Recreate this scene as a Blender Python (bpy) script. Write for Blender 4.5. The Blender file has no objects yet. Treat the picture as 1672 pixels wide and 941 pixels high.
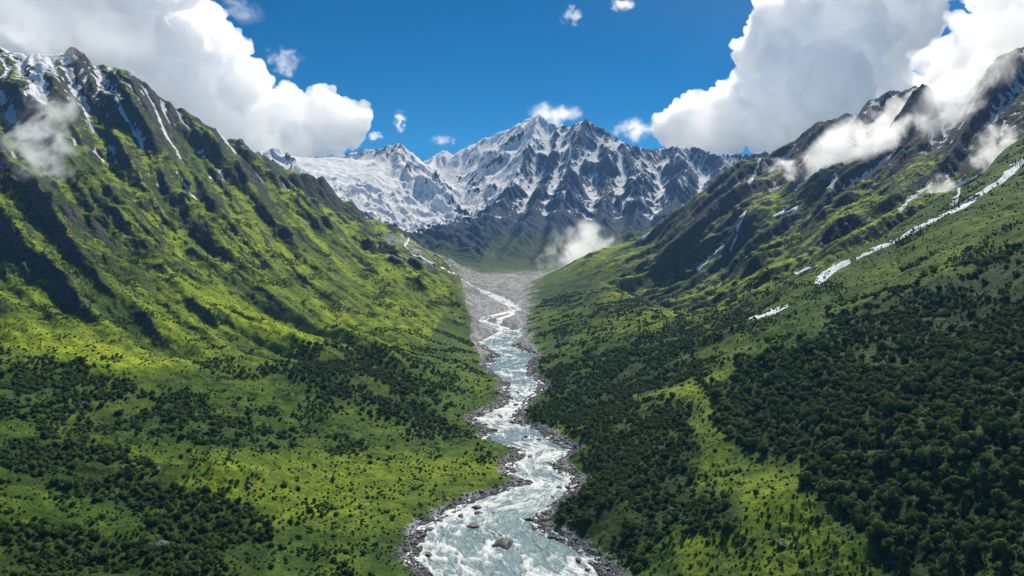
import bpy, math, random, time
import numpy as np
T0 = time.time()
QUAL = 1.0
rng = np.random.default_rng(7)
random.seed(7)
C = bpy.context.scene.collection
F, CX, HY = 1448.0, 836.0, 360.0      # focal length in photo pixels, principal column, horizon row
H0 = 100.0                            # camera height above the river

def P(px, py, Y):                     # point seen at a photo position at a given distance
    return ((px - CX) / F * Y, Y, (HY - py) / F * Y)

# ------------------------------------------------------------------ noise
def _hash(ix, iy, seed):
    h = (ix.astype(np.int64) * 374761393 + iy.astype(np.int64) * 668265263 + seed * 1274126177) & 0xffffffff
    h = ((h ^ (h >> 13)) * 1274126177) & 0xffffffff
    return (h ^ (h >> 16)) & 0xffffffff

def perlin(x, y, seed=0):
    x0 = np.floor(x); y0 = np.floor(y)
    fx = (x - x0).astype(np.float32); fy = (y - y0).astype(np.float32)
    ix = x0.astype(np.int64); iy = y0.astype(np.int64)
    u = fx * fx * fx * (fx * (fx * 6 - 15) + 10); v = fy * fy * fy * (fy * (fy * 6 - 15) + 10)
    def g(dx, dy):
        a = _hash(ix + dx, iy + dy, seed).astype(np.float32) * np.float32(2 * math.pi / 4294967296.0)
        return np.cos(a) * (fx - dx) + np.sin(a) * (fy - dy)
    a = g(0, 0); b = g(1, 0); c = g(0, 1); d = g(1, 1)
    return ((a + (b - a) * u) * (1 - v) + (c + (d - c) * u) * v) * 1.5

def fbm(x, y, oct=5, seed=0, gain=0.5, lac=2.03):
    s = 0; a = 1.0; n = 0
    for o in range(oct):
        s = s + a * perlin(x * lac ** o + 17.3 * o, y * lac ** o - 9.1 * o, seed + o); n += a; a *= gain
    return s / n

def ridged(x, y, oct=5, seed=0, gain=0.5, lac=2.07):
    s = 0; a = 1.0; n = 0; w = 1.0
    for o in range(oct):
        r = 1 - np.abs(perlin(x * lac ** o + 31.7 * o, y * lac ** o + 11.9 * o, seed + o)) * 1.6
        r = np.clip(r, 0, 1) ** 2
        s = s + a * r * w; w = np.clip(r * 1.6, 0, 1); n += a; a *= gain
    return s / n

def sstep(a, b, x):
    t = np.clip((x - a) / (b - a), 0, 1); return t * t * (3 - 2 * t)

def smax(a, b, k):
    h = np.clip(0.5 + 0.5 * (a - b) / k, 0, 1)
    return b + (a - b) * h + k * h * (1 - h)

# ------------------------------------------------------------------ river
ZR0 = -100.0
def z_river(Y):
    Y = np.asarray(Y, dtype=np.float64)
    return -100.0 + 0.004 * np.clip(Y - 250, -200, 1250) 
def Y_of_py(py):                      # distance at which the river lies at photo row py
    k = (py - HY) / F
    return (101.0) / (k + 0.004)
BANK = [(1400,300,1330),(1100,560,1120),(1000,660,1030),(941,699,990),(910,674,963),(879,686,916),(866,690,880),(850,715,872),(838,735,883),
        (825,757,905),(810,795,925),(795,845,934),(788,862,936),(777,834,931),(764,838,905),(756,835,900),(745,852,930),(735,852,935),
        (719,794,900),(702,800,886),(688,770,833),(675,790,843),(662,820,855),(650,834,862),(640,822,880),(627,832,883),(615,812,866),
        (600,793,862),(590,803,868),(580,812,874),(570,795,850),(560,786,832),(548,806,850),(541,818,846),(533,803,818),(524,778,792),(517,795,810),
        (507,836,851),(500,831,841),(490,812,822),(480,793,803),(472,766,784),(466,752,764),(460,740,749),(455,730,737)]
_bY = np.array([Y_of_py(b[0]) for b in BANK]); _bL = np.array([(b[1]-CX)/F for b in BANK]) * _bY; _bR = np.array([(b[2]-CX)/F for b in BANK]) * _bY
o_ = np.argsort(_bY); _bY, _bL, _bR = _bY[o_], _bL[o_], _bR[o_]
def bank(Y): return np.interp(Y, _bY, _bL), np.interp(Y, _bY, _bR)
FLAT = [(1400,250,1400),(941,670,1010),(700,760,910),(620,800,885),(600,788,875),(580,786,885),(560,772,856),(540,770,858),(520,764,856),(500,760,858),(480,748,848),(465,722,858),(455,680,890),(450,600,960)]
_fY = np.array([Y_of_py(b[0]) for b in FLAT]); _fL = np.array([(b[1]-CX)/F for b in FLAT]) * _fY; _fR = np.array([(b[2]-CX)/F for b in FLAT]) * _fY
o_ = np.argsort(_fY); _fY, _fL, _fR = _fY[o_], _fL[o_], _fR[o_]
def flats(Y): return np.interp(Y, _fY, _fL), np.interp(Y, _fY, _fR)

# ------------------------------------------------------------------ ridge network:  (points, slope, sharpness)
R = []
def ridge(pts, s, k=8.0): R.append(([P(*p) for p in pts], s, k))
# left mountain: crest then the ribs that come down from it
ridge([(-700,-160,1250),(-300,-30,1230),(-100,30,1220),(0,80,1230),(60,92,1220),(120,78,1200),(165,112,1180),(205,110,1170),(250,148,1160),(290,178,1150),(330,194,1140),(365,225,1130),(400,235,1120),(470,296,1080),(548,345,1040),(620,395,960),(686,446,860),(726,507,800),(757,543,760),(800,598,655)], 0.62, 6)
ridge([(-300,120,1000),(-120,210,840),(-20,320,690),(60,400,620),(140,480,560),(190,545,500)], (.2,1.0), 5)
ridge([(40,115,1180),(30,190,1030),(110,290,850),(180,390,730),(250,480,610),(330,560,505)], (.2,1.1), 5)
ridge([(120,85,1195),(170,190,1050),(240,290,910),(330,400,770),(430,480,670),(540,560,585)], (.2,1.1), 4)
ridge([(205,110,1170),(270,220,1030),(360,330,890),(450,430,770),(540,500,680),(600,545,630)], (.22,1.1), 4)
ridge([(290,178,1150),(350,270,1030),(430,350,920),(520,430,810),(610,500,720),(680,560,640)], (.22,1.1), 4)
ridge([(365,225,1130),(430,310,1020),(510,380,920),(600,450,820),(680,520,720),(740,580,650)], (.25,1.0), 4)
# second left spur and the rocky snow ridge behind it
ridge([(430,250,1700),(520,320,1500),(568,360,1400),(640,400,1300),(706,446,1200),(757,497,1020)], 0.5, 8)
ridge([(395,275,2250),(430,238,2150),(470,262,2100),(522,306,1950),(575,345,1850),(624,385,1700),(670,425,1560)], 0.6, 8)
# right side
ridge([(2300,-180,1000),(1900,-20,1000),(1672,80,980),(1627,92,965),(1580,155,930),(1531,192,895),(1462,232,861),(1393,271,838),(1330,315,788),(1265,361,745),(1200,402,715),(1138,441,695),(1070,470,700),(1000,500,717),(920,530,751),(880,545,769)], (.62,.45), 5)
ridge([(1531,225,850),(1500,275,745),(1420,335,670),(1330,395,620),(1240,440,605),(1140,490,595),(1030,535,600),(930,575,610),(885,592,620)], (.62,.35), 5)
ridge([(1420,160,1420),(1390,190,1360),(1340,196,1300),(1300,225,1290),(1271,246,1260),(1240,290,1150),(1190,340,1080),(1120,385,1020),(1050,425,1000),(960,455,1030),(885,480,1100)], (.7,.35), 5)
ridge([(1271,246,1280),(1232,262,1400),(1212,256,1460),(1160,300,1390),(1100,345,1310),(1050,382,1240),(1000,418,1160),(930,448,1190),(885,462,1260)], 0.6, 5)
ridge([(1340,196,1300),(1380,280,1100),(1300,330,960),(1200,385,880),(1100,425,840),(1000,458,885),(950,480,910),(890,500,955)], (.7,.35), 5)
# near slopes on the right
ridge([(1250,562,455),(1160,602,427),(1050,652,415),(960,697,400),(900,720,398)], (.3,.4), 4)
ridge([(1070,655,395),(1050,740,320),(1010,830,275),(990,900,250)], 0.33, 4)
# far massif
sky = [(330,330,3000),(470,262,2950),(500,258,2950),(560,252,2800),(600,243,2750),(625,240,2650),(650,233,2600),(672,252,2620),(697,276,2800),(712,256,3000),(722,243,3000),(742,252,3000),(765,234,3000),(800,224,2950),(842,204,2880),(880,182,2800),(908,201,2740),(930,206,2700),(956,195,2640),(985,210,2620),(1012,226,2600),(1040,240,2600),(1080,240,2650),(1108,234,2650),(1140,243,2600),(1180,252,2550),(1230,250,2500),(1262,246,2500),(1330,240,2500),(1500,200,2600)]
ridge(sky, 0.85, 2)
ridge([(880,182,2800),(868,235,2600),(845,275,2450),(825,320,2250),(790,355,2100),(745,380,1950),(715,405,1800),(720,435,1640)], 0.75, 3)
ridge([(908,201,2740),(905,260,2500),(880,320,2250),(850,380,2000),(810,430,1750),(785,455,1590)], 0.75, 3)
ridge([(956,195,2640),(935,250,2480),(925,310,2250),(900,380,1980),(880,435,1700),(858,458,1560)], 0.8, 3)
ridge([(985,210,2620),(990,270,2420),(985,340,2200),(955,400,1900),(930,442,1700),(915,457,1570)], 0.8, 3)
ridge([(1012,226,2600),(1045,290,2350),(1040,350,2150),(1010,400,1950)], 0.8, 3)
ridge([(1108,234,2650),(1110,290,2350),(1085,350,2100),(1050,400,1900)], 0.8, 3)
ridge([(1180,252,2550),(1165,300,2300),(1130,350,2100)], 0.8, 3)
ridge([(650,233,2600),(655,265,2450),(680,285,2400),(712,297,2350)], 0.75, 3)
ridge([(650,233,2600),(610,262,2480),(560,285,2420)], 0.75, 3)
ridge([(625,240,2650),(635,280,2420),(628,300,2380)], 0.8, 3)

GUL = []   # gullies to cut: points, width, depth
def gully(pts, w, d): GUL.append(([P(*p) for p in pts], w, d))
SNOWGUL = [(1700,235,720),(1672,262,715),(1640,292,700),(1600,315,690),(1570,338,680),(1540,352,670),(1490,378,660),(1440,403,650),(1395,424,640),(1350,452,625),(1300,488,610),(1250,515,598),(1190,545,585),(1110,585,560)]
gully(SNOWGUL, 9, 1.5)

GS = 3.0
gx = np.arange(-1500, 1500, GS); gy = np.arange(90, 3700, GS)
GX, GY = np.meshgrid(gx, gy)

def seg_dist(px, py, pts):
    best = np.full(px.shape, 1e9); bz = np.zeros(px.shape)
    for a, b in zip(pts[:-1], pts[1:]):
        ax, ay, az = a; bx_, by_, bz_ = b
        dx, dy = bx_ - ax, by_ - ay
        t = np.clip(((px - ax) * dx + (py - ay) * dy) / (dx * dx + dy * dy + 1e-9), 0, 1)
        d = np.hypot(px - ax - t * dx, py - ay - t * dy)
        m = d < best
        best = np.where(m, d, best); bz = np.where(m, az + t * (bz_ - az), bz)
    return best, bz

def ridge_field(px, py, pts, s):      # highest cone over all the segments
    best = np.full(px.shape, -1e9)
    for a, b in zip(pts[:-1], pts[1:]):
        ax, ay, az = a; bx_, by_, bz_ = b
        dx, dy = bx_ - ax, by_ - ay
        t = np.clip(((px - ax) * dx + (py - ay) * dy) / (dx * dx + dy * dy + 1e-9), 0, 1)
        ex, ey = px - ax - t * dx, py - ay - t * dy
        d = np.hypot(ex, ey)
        if isinstance(s, tuple):
            cr = (dx * ey - dy * ex) / (math.hypot(dx, dy) * (d + 1e-6))
            ss = s[1] + (s[0] - s[1]) * sstep(-.35, .35, cr)
            al = np.abs(dx * ex + dy * ey) / (math.hypot(dx, dy) * (d + 1e-6))
            ss = np.where(al > .1, np.maximum(ss, .62 * np.clip(al, 0, 1)), ss)
            lim = 75.0
            drop = np.where(ss < .62, ss * np.minimum(d, lim) + .62 * np.maximum(d - lim, 0), ss * d)
            drop = np.where(ss > .62, .62 * d + (ss - .62) * np.minimum(d, 60), drop)
        else: drop = s * d
        best = np.maximum(best, az + t * (bz_ - az) - drop)
    return best

def landscape():
    # gentle floor and foot slopes
    L, Rb = bank(GY); zr = z_river(GY)
    fl, fr = flats(GY)
    dl = np.maximum(fl - GX, 0); dr = np.maximum(GX - fr, 0)
    yb_ = 385 + np.clip(GX, 0, 700) * .70 + fbm(GX / 90, GY / 90, 2, 6) * 22; near = np.where(GX > 0, 1 - sstep(yb_, yb_ + 150, GY), 1 - sstep(650, 1100, GY))
    base = zr + 2.2 + dl * (0.085 * near + 0.045) + np.minimum(dl, 55) * .13 * sstep(340, 560, GY) * near + (1 - near) * .26 * np.minimum(dl, 110) + np.maximum(dr - 3, 0) * (0.34 * near + 0.05) + (1 - near) * .22 * np.minimum(dr, 45) * (1 - sstep(1450, 1600, GY)) + near * dr ** 2 * 0.00012
    hum = fbm(GX / 70, GY / 70, 4, 5)
    base = base + hum * 9 * np.clip((dl + dr) / 60, 0, 1) + fbm(GX / 22, GY / 22, 3, 9) * 2.2 * np.clip((dl + dr) / 25, 0, 1)
    # knoll + hollows on the near left
    t = np.clip(GY - 1550, 0, 1000)
    gw = sstep(60, -330, GX + fbm(GX / 200, GY / 200, 3, 77) * 80)
    base = base + (0.18 * t + 0.00005 * t * t) * (.12 + .88 * gw) - np.clip(GY - 2750, 0, None) * .5
    ww = .4 + .6 * sstep(1300, 1600, GY)
    wx = GX + (fbm(GX / 90, GY / 90, 3, 21) * 14 + fbm(GX / 25, GY / 25, 2, 22) * 4) * ww
    wy = GY + (fbm(GX / 90, GY / 90, 3, 23) * 14 + fbm(GX / 25, GY / 25, 2, 24) * 4) * ww
    z = base.copy()
    for pts, s, k in R:
        # limit the work to where the cone can rise above the ground
        zmax = max(p[2] for p in pts); rad = (zmax + 110) / (min(s) * 1.3 if isinstance(s, tuple) else s) + 60
        x0 = min(p[0] for p in pts) - rad; x1 = max(p[0] for p in pts) + rad
        y0 = min(p[1] for p in pts) - rad; y1 = max(p[1] for p in pts) + rad
        i0, i1 = np.searchsorted(gx, [x0, x1]); j0, j1 = np.searchsorted(gy, [y0, y1])
        if i1 <= i0 or j1 <= j0: continue
        sl = (slice(j0, j1), slice(i0, i1))
        f = ridge_field(wx[sl], wy[sl], pts, s)
        z[sl] = smax(f, z[sl], k)
    for pts, w, d in GUL:
        g, _ = seg_dist(wx, wy, pts)
        z -= d * np.exp(-(g / w) ** 2)
    return z, base

Z, BASE = landscape()
print('landscape', time.time() - T0)
rise = np.clip((Z - BASE) / 60, 0, 1)
hgt = np.clip((Z + 95) / 200, 0, 1)
# rocky roughness before the water cuts it
farw = sstep(1450, 1750, GY)
skyd, _ = seg_dist(GX, GY, [P(*p) for p in sky]); skyf = .3 + .7 * sstep(0, 170, skyd)
rock_n = ridged(GX / 60, GY / 60, 5, 40) - 0.45
Z = Z + rock_n * rise * 2 * (1 - farw) + (ridged(GX / 150 + fbm(GX / 80, GY / 80, 2, 47) * .5, GY / 210, 5, 46, .55) - .42) * rise * 46 * farw * hgt * skyf + (ridged(GX / 22, GY / 22, 3, 44) - .4) * rise * (.5 + 4.0 * farw)
sideL = sstep(40, -60, GX); nearm = (1 - farw) * np.maximum(rise, .5 * sstep(400, 540, GY) * sstep(-40, -120, GX))
wq = fbm(GX / 170, GY / 170, 3, 50) * 12; wq2 = fbm(GX / 30, GY / 30, 2, 51) * 1.8
def ribc(x, y, left):               # rib coordinates: across (growing away from the camera) and along
    if left: return np.arctan2(x - 391, y + 133) * 1050, np.hypot(x - 391, y + 133)
    return x * -.62 + y * .79, x * -.79 + y * -.62
for sd, (ax_, ay_) in ((sideL, (.65, -.76)), (1 - sideL, (-.79, -.62))):
    p, q = ribc(GX, GY, ax_ > 0); p = p + wq + wq2
    # p grows away from the camera: gentle backs, steep camera-facing scarps
    for wl, am, sd_ in ((66, 22, 52), (27, 8.5, 55), (11, 2.6, 58)):
        ph = p / wl + fbm(q / (wl * 7), p / (wl * 5), 2, sd_) * .55
        fr_ = ph - np.floor(ph); cell = np.floor(ph)
        a0 = np.clip(fbm(cell * 3.7 + 0 * q, q / (wl * 4.5), 2, sd_ + 1) * 1.0 + .82, .15, 1.3)
        saw = np.where(fr_ < .22, fr_ / .22, (1 - fr_) / .78)
        Z = Z + (sstep(0, 1, saw) * .6 + saw * .4 - .5) * am * a0 * sd * nearm * (1 if ax_ > 0 else (.75 if wl > 50 else .35))

def blur(a, n=1):
    for _ in range(n):
        a = (a + np.roll(a, 1, 0) + np.roll(a, -1, 0)) / 3
        a = (a + np.roll(a, 1, 1) + np.roll(a, -1, 1)) / 3
    return a

def erode(z, mask, iters=14, nd=60000, steps=60):
    h = z.copy(); ny, nx = h.shape
    cand = np.argwhere(mask > 0.15)
    for it in range(iters):
        idx = cand[rng.integers(0, len(cand), nd)]
        y = idx[:, 0] + rng.random(nd); x = idx[:, 1] + rng.random(nd)
        vx = np.zeros(nd); vy = np.zeros(nd); sed = np.zeros(nd); w = np.ones(nd); sp = np.ones(nd)
        dh = np.zeros(h.size)
        for st in range(steps):
            x = np.clip(x, 1, nx - 3); y = np.clip(y, 1, ny - 3)
            ix = x.astype(np.int64); iy = y.astype(np.int64); fx = x - ix; fy = y - iy
            k = iy * nx + ix
            hf = h.ravel()
            a = hf[k]; b = hf[k + 1]; c = hf[k + nx]; d = hf[k + nx + 1]
            gxx = ((b - a) * (1 - fy) + (d - c) * fy); gyy = ((c - a) * (1 - fx) + (d - b) * fx)
            z0 = (a * (1 - fx) + b * fx) * (1 - fy) + (c * (1 - fx) + d * fx) * fy
            vx = vx * 0.25 - gxx * 0.75; vy = vy * 0.25 - gyy * 0.75
            n = np.hypot(vx, vy) + 1e-6
            x2 = np.clip(x + vx / n, 1, nx - 3); y2 = np.clip(y + vy / n, 1, ny - 3)
            jx = x2.astype(np.int64); jy = y2.astype(np.int64); gx2 = x2 - jx; gy2 = y2 - jy
            k2 = jy * nx + jx
            z1 = (hf[k2] * (1 - gx2) + hf[k2 + 1] * gx2) * (1 - gy2) + (hf[k2 + nx] * (1 - gx2) + hf[k2 + nx + 1] * gx2) * gy2
            dz = z1 - z0
            cap = np.maximum(-dz, 0.02) * sp * w * 0.9
            ex = np.where(dz > 0, -np.minimum(dz, sed), np.where(sed > cap, -(sed - cap) * 0.12, np.minimum((cap - sed) * 0.22, -dz)))
            sed = sed + ex
            for (kk, ww) in ((k, (1 - fx) * (1 - fy)), (k + 1, fx * (1 - fy)), (k + nx, (1 - fx) * fy), (k + nx + 1, fx * fy)):
                dh += np.bincount(kk, weights=-ex * ww, minlength=h.size)
            sp = np.sqrt(np.clip(sp * sp - dz * 0.25, 0.1, 9)); w *= 0.985
            x, y = x2, y2
        h += .75 * np.clip(dh, -1.2, 1.2).reshape(h.shape) * (mask > 0.02)
    return h
emask = sstep(0.03, 0.4, rise)
ys = slice(int((380 - 90) / GS), int((3150 - 90) / GS))
xs = slice(int((-1000 + 1500) / GS), int((1000 + 1500) / GS))
Z0 = Z.copy()
_b = Z[ys, xs].copy(); _e = erode(Z[ys, xs], emask[ys, xs]); Z[ys, xs] = _b + (_e - _b) * np.where(GX[ys, xs] > 0, 1.0, .45 + .55 * sstep(1400, 1600, GY[ys, xs]))
DEL = Z - Z0
print('eroded', time.time() - T0, DEL.min(), DEL.max())

def bil(a, x, y):
    fx = np.clip((x - gx[0]) / GS, 0, len(gx) - 1.001); fy = np.clip((y - gy[0]) / GS, 0, len(gy) - 1.001)
    ix = fx.astype(np.int64); iy = fy.astype(np.int64); fx -= ix; fy -= iy
    return (a[iy, ix] * (1 - fx) + a[iy, ix + 1] * fx) * (1 - fy) + (a[iy + 1, ix] * (1 - fx) + a[iy + 1, ix + 1] * fx) * fy

# bring the crests back to their surveyed heights after noise and erosion
def crest_fix(y0, y1, tgt, px0, px1):
    pxs = np.arange(px0, px1, 6.0); tp = np.interp(pxs, [t[0] for t in tgt], [t[1] for t in tgt])
    Ys = np.linspace(y0, y1, 400)
    xx = (pxs[:, None] - CX) / F * Ys[None]; zz = bil(Z, xx, np.repeat(Ys[None], len(pxs), 0))
    got = (HY - zz / Ys[None] * F).min(1); c = tp - got
    k = np.exp(-(np.arange(-8, 9) / 4.5) ** 2); k /= k.sum(); c = np.convolve(np.pad(c, 8, 'edge'), k, 'valid')
    PG = CX + F * GX / GY
    cc = np.interp(PG.ravel(), pxs, c).reshape(PG.shape) * sstep(px0 - 240, px0, PG) * (1 - sstep(px1, px1 + 70, PG))
    zc = (HY - np.interp(PG.ravel(), pxs, tp).reshape(PG.shape)) / F * GY
    w = np.clip((Z - BASE) / np.maximum(zc - BASE, 20), 0, 1.1) * sstep(y0 - 40, y0 + 20, GY) * (1 - sstep(y1 - 20, y1 + 60, GY))
    return Z - cc / F * GY * w
LT = [(-300,-30),(0,80),(60,92),(120,78),(165,112),(205,110),(250,148),(290,178),(330,194),(365,225),(400,235),(470,296),(548,344),(620,395),(686,446),(726,507),(757,543)]
R2T = [(880,545),(920,530),(1000,500),(1070,470),(1138,441),(1200,405),(1265,361),(1330,315),(1393,271),(1462,232),(1531,192),(1580,155),(1627,92),(1672,76),(1900,-20)]
R1T = [(1000,425),(1050,385),(1100,345),(1160,300),(1212,256),(1232,262),(1271,246),(1300,225),(1340,196),(1390,190),(1420,165),(1700,60)]
for _ in range(2):
    Z = crest_fix(640, 1290, LT, -300, 590)
    Z = crest_fix(560, 1050, R2T, 1140, 1900)
    Z = crest_fix(1080, 1540, R1T, 1070, 1500)

def height(x, Y):                    # final ground height (camera at zero)
    z = bil(Z, x, Y); rs = bil(rise, x, Y)
    L, Rb = bank(Y); zr = z_river(Y)
    jag = fbm(x / 9, Y / 9, 3, 60) * 2.2 + fbm(x / 3, Y / 3, 2, 61) * 0.7
    L = L + jag; Rb = Rb + jag
    d = np.maximum(L - x, x - Rb)          # >0 outside the water
    # fine relief
    z = z + fbm(x / 12, Y / 12, 4, 62) * (0.7 - .3 * rs + 1.2 * (Y > 1560)) * sstep(6, 30, d) + (ridged(x / 9, Y / 9, 3, 64) - .4) * rs * (.45 + 1.8 * (Y > 1560))
    sx_ = np.where(x < 0, 1.0, -1.0); pl_, ql_ = ribc(x, Y, True); pr_, qr_ = ribc(x, Y, False); pp = np.where(x < 0, pl_, pr_) + fbm(x / 30, Y / 30, 2, 70) * 3; qq = np.where(x < 0, ql_, qr_)
    z = z + ((ridged(pp / 13, qq / 75, 3, 71) - .4) * 2.6 + (ridged(pp / 5, qq / 30, 2, 72) - .4) * .8) * np.clip(rs * 1.5 + .5 * sstep(400, 540, Y) * (x < -60), 0, 1) * (Y < 1560)
    gl_ = sstep(1650, 1900, Y) * sstep(150, 60, z) * (x < -60)
    z = z + ((ridged(x / 30, Y / 15, 3, 69) - .45) * 11 + (ridged(x / 90, Y / 60, 2, 73) - .45) * 22) * gl_
    z = z + (fbm(x / 2.2, Y / 2.2, 3, 63) * 0.3 + (ridged(x / 7, Y / 7, 2, 67) - .4) * .9 * sstep(-.05, .25, fbm(x / 40, Y / 40, 2, 68))) * sstep(2, 10, d)
    bk = zr - 1.6 + sstep(-3, 5, d) * 2.6 + sstep(4, 12, d) * 1.8 + fbm(x / 4, Y / 4, 3, 66) * 0.8 + d.clip(0, 60) * 0.02
    w = sstep(3, 22, d)
    w = np.maximum(w, sstep(1380, 1450, Y)); d = d + 500 * sstep(1380, 1450, Y)
    return bk * (1 - w) + z * w, d

# ------------------------------------------------------------------ masks drawn as regions of the place
def in_poly(px, py, poly):
    n = len(poly); c = np.zeros(px.shape, bool)
    for i in range(n):
        x1, y1 = poly[i]; x2, y2 = poly[(i + 1) % n]
        cond = ((y1 > py) != (y2 > py))
        with np.errstate(divide='ignore', invalid='ignore'):
            xx = (x2 - x1) * (py - y1) / (y2 - y1 + 1e-9) + x1
        c ^= cond & (px < xx)
    return c
def soft_poly(px, py, poly, w):
    ins = in_poly(px, py, poly); best = np.full(px.shape, 1e9)
    for i in range(len(poly)):
        x1, y1 = poly[i]; x2, y2 = poly[(i + 1) % len(poly)]
        dx, dy = x2 - x1, y2 - y1
        t = np.clip(((px - x1) * dx + (py - y1) * dy) / (dx * dx + dy * dy + 1e-9), 0, 1)
        best = np.minimum(best, np.hypot(px - x1 - t * dx, py - y1 - t * dy))
    return sstep(-w, w, np.where(ins, best, -best))
FOREST = [  # shrub cover; the lower left regions also carry a painted cloud shadow
 [(1165,640),(1230,590),(1320,560),(1450,480),(1580,440),(1672,400),(2100,200),(2100,1300),(1450,1300),(1440,941),(1400,860),(1320,790),(1310,730),(1265,742),(1205,718),(1180,690)],
 [(1010,655),(1090,640),(1130,690),(1122,760),(1100,840),(1050,890),(1050,930),(985,890),(890,842),(940,790),(965,740),(930,705)],
 [(1105,805),(1210,805),(1200,870),(1120,870)],
 [(860,692),(870,665),(950,620),(1100,588),(1145,590),(1050,640),(960,684)],
 [(870,612),(1000,560),(1250,480),(1290,480),(1200,550),(1050,605),(900,640)],
 [(510,575),(600,568),(690,610),(740,690),(700,700),(600,665),(530,655),(430,600)],
 [(0,720),(150,715),(300,790),(420,830),(440,1000),(300,1000),(240,860),(100,800),(0,800)],
 [(-420,560),(0,590),(120,600),(330,670),(520,700),(480,740),(250,720),(0,690),(-420,700)],
 [(-420,850),(120,860),(280,900),(420,941),(500,1300),(-420,1300)],
 [(868,478),(960,440),(1080,405),(1130,400),(1020,452),(905,505)],
 [(880,548),(960,512),(1090,455),(1140,450),(1060,505),(905,572)],
]
FW = [1.0, 1.0, .9, 1.0, .75, .8, .85, .55, .9, .62, .62]
BRIGHT = [  # paler grass, with sunlit patches put into the ground colour
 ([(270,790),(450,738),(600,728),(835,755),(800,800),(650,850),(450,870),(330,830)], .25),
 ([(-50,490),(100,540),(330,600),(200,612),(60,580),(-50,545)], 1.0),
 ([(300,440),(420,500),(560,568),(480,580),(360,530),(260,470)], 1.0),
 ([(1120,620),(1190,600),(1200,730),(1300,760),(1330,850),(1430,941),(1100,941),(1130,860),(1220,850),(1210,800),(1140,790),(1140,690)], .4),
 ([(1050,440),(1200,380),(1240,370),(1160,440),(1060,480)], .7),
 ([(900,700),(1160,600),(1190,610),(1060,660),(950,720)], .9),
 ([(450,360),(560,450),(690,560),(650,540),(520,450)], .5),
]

# ------------------------------------------------------------------ terrain mesh on a fan of view-adapted cells
NU, NV = int(1300 * QUAL), int(1650 * QUAL)
us = np.linspace(-430, 2110, NU); vs = np.exp(np.linspace(math.log(135), math.log(3550), NV))
U, V = np.meshgrid(us, vs)
X = (U - CX) / F * V; Y = V
ZZ, D = height(X, Y)
print('height', time.time() - T0)
PX = U; PY = HY - ZZ / Y * F
# slope from the mesh itself
dzu = np.gradient(ZZ, axis=1) / np.gradient(X, axis=1)
xr_ = np.gradient(X, axis=0); dzv = (np.gradient(ZZ, axis=0) - dzu * xr_) / np.gradient(Y, axis=0)
SL = np.hypot(dzu, dzv)
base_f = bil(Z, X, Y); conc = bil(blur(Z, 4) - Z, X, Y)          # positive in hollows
rs = bil(rise, X, Y); dele = bil(blur(DEL, 1), X, Y)
n1 = fbm(X / 40, Y / 40, 5, 80); n2 = fbm(X / 9, Y / 9, 4, 81); n3 = fbm(X / 130, Y / 130, 3, 82)
n4 = fbm(X / 2.5, Y / 2.5, 3, 83)
sx_ = np.where(X < 0, 1.0, -1.0); pl_, ql_ = ribc(X, Y, True); pr_, qr_ = ribc(X, Y, False); pp = np.where(X < 0, pl_, pr_) + n1 * 3; qq = np.where(X < 0, ql_, qr_)
nA = fbm(pp / 9, qq / 90, 4, 85); nB = fbm(pp / 30, qq / 220, 3, 86)
wpx = PX + n1 * 26 + n2 * 14; wpy = PY + n3 * 16 + n2 * 12
forest = np.zeros(X.shape)
for pl, w in zip(FOREST, FW): forest = np.maximum(forest, soft_poly(wpx, wpy, pl, 9) * w)
forest *= (Y < 1350)
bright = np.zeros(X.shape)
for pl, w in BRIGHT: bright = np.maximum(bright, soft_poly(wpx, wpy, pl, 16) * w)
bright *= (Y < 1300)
alt = ZZ
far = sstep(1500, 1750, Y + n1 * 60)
# rock: steep places, more of it with height
rock = sstep(1.0, 1.3, SL + n2 * 0.22 + nA * .22 + np.clip(alt - 60, 0, 200) * 0.0016)
hi = sstep(85, 180, alt + n1 * 60)
rock_hi = sstep(0.5, 0.85, SL + n2 * .35) * hi
greyright = soft_poly(wpx, wpy, [(1180,300),(1250,250),(1340,190),(1672,60),(2100,-100),(2100,160),(1672,250),(1560,260),(1460,300),(1340,280),(1260,320),(1120,400),(1000,440),(1010,420)], 22)
greyright = greyright * (Y > 780)
rock = np.maximum(rock, rock_hi); rock = np.maximum(rock, greyright * sstep(.40, .70, SL + n2 * .5 + n1 * .4) * .95)
rock *= np.where(X < 0, sstep(-88, -50, alt), sstep(-55, 10, alt))
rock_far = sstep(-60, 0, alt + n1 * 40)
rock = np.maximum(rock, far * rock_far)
# gravel
fl, fr = flats(Y)
gj = n2 * 4 + n1 * 6
gravel = sstep(-3, 1, np.minimum(X - fl + gj, fr - X + gj)) * sstep(560, 680, Y) * (1 - sstep(1500, 1600, Y + n1 * 160 + n2 * 40))
gravel = np.maximum(gravel, 1 - sstep(2.5, 6.5, D + n2 * 3 + n4))
grey_left = soft_poly(wpx, wpy, [(640,380),(700,400),(790,455),(880,452),(870,470),(860,600),(815,590),(815,560),(785,510),(738,455),(660,430),(620,400)], 10) * (Y > 700) * (Y < 1650)
gravel = np.maximum(gravel, grey_left * sstep(-.15, .15, .42 - SL + n1 * .3))
bz_ = blur(Z, 2); bgy, bgx = np.gradient(bz_, GS); SLs = bil(np.hypot(bgx, bgy), X, Y)
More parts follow.
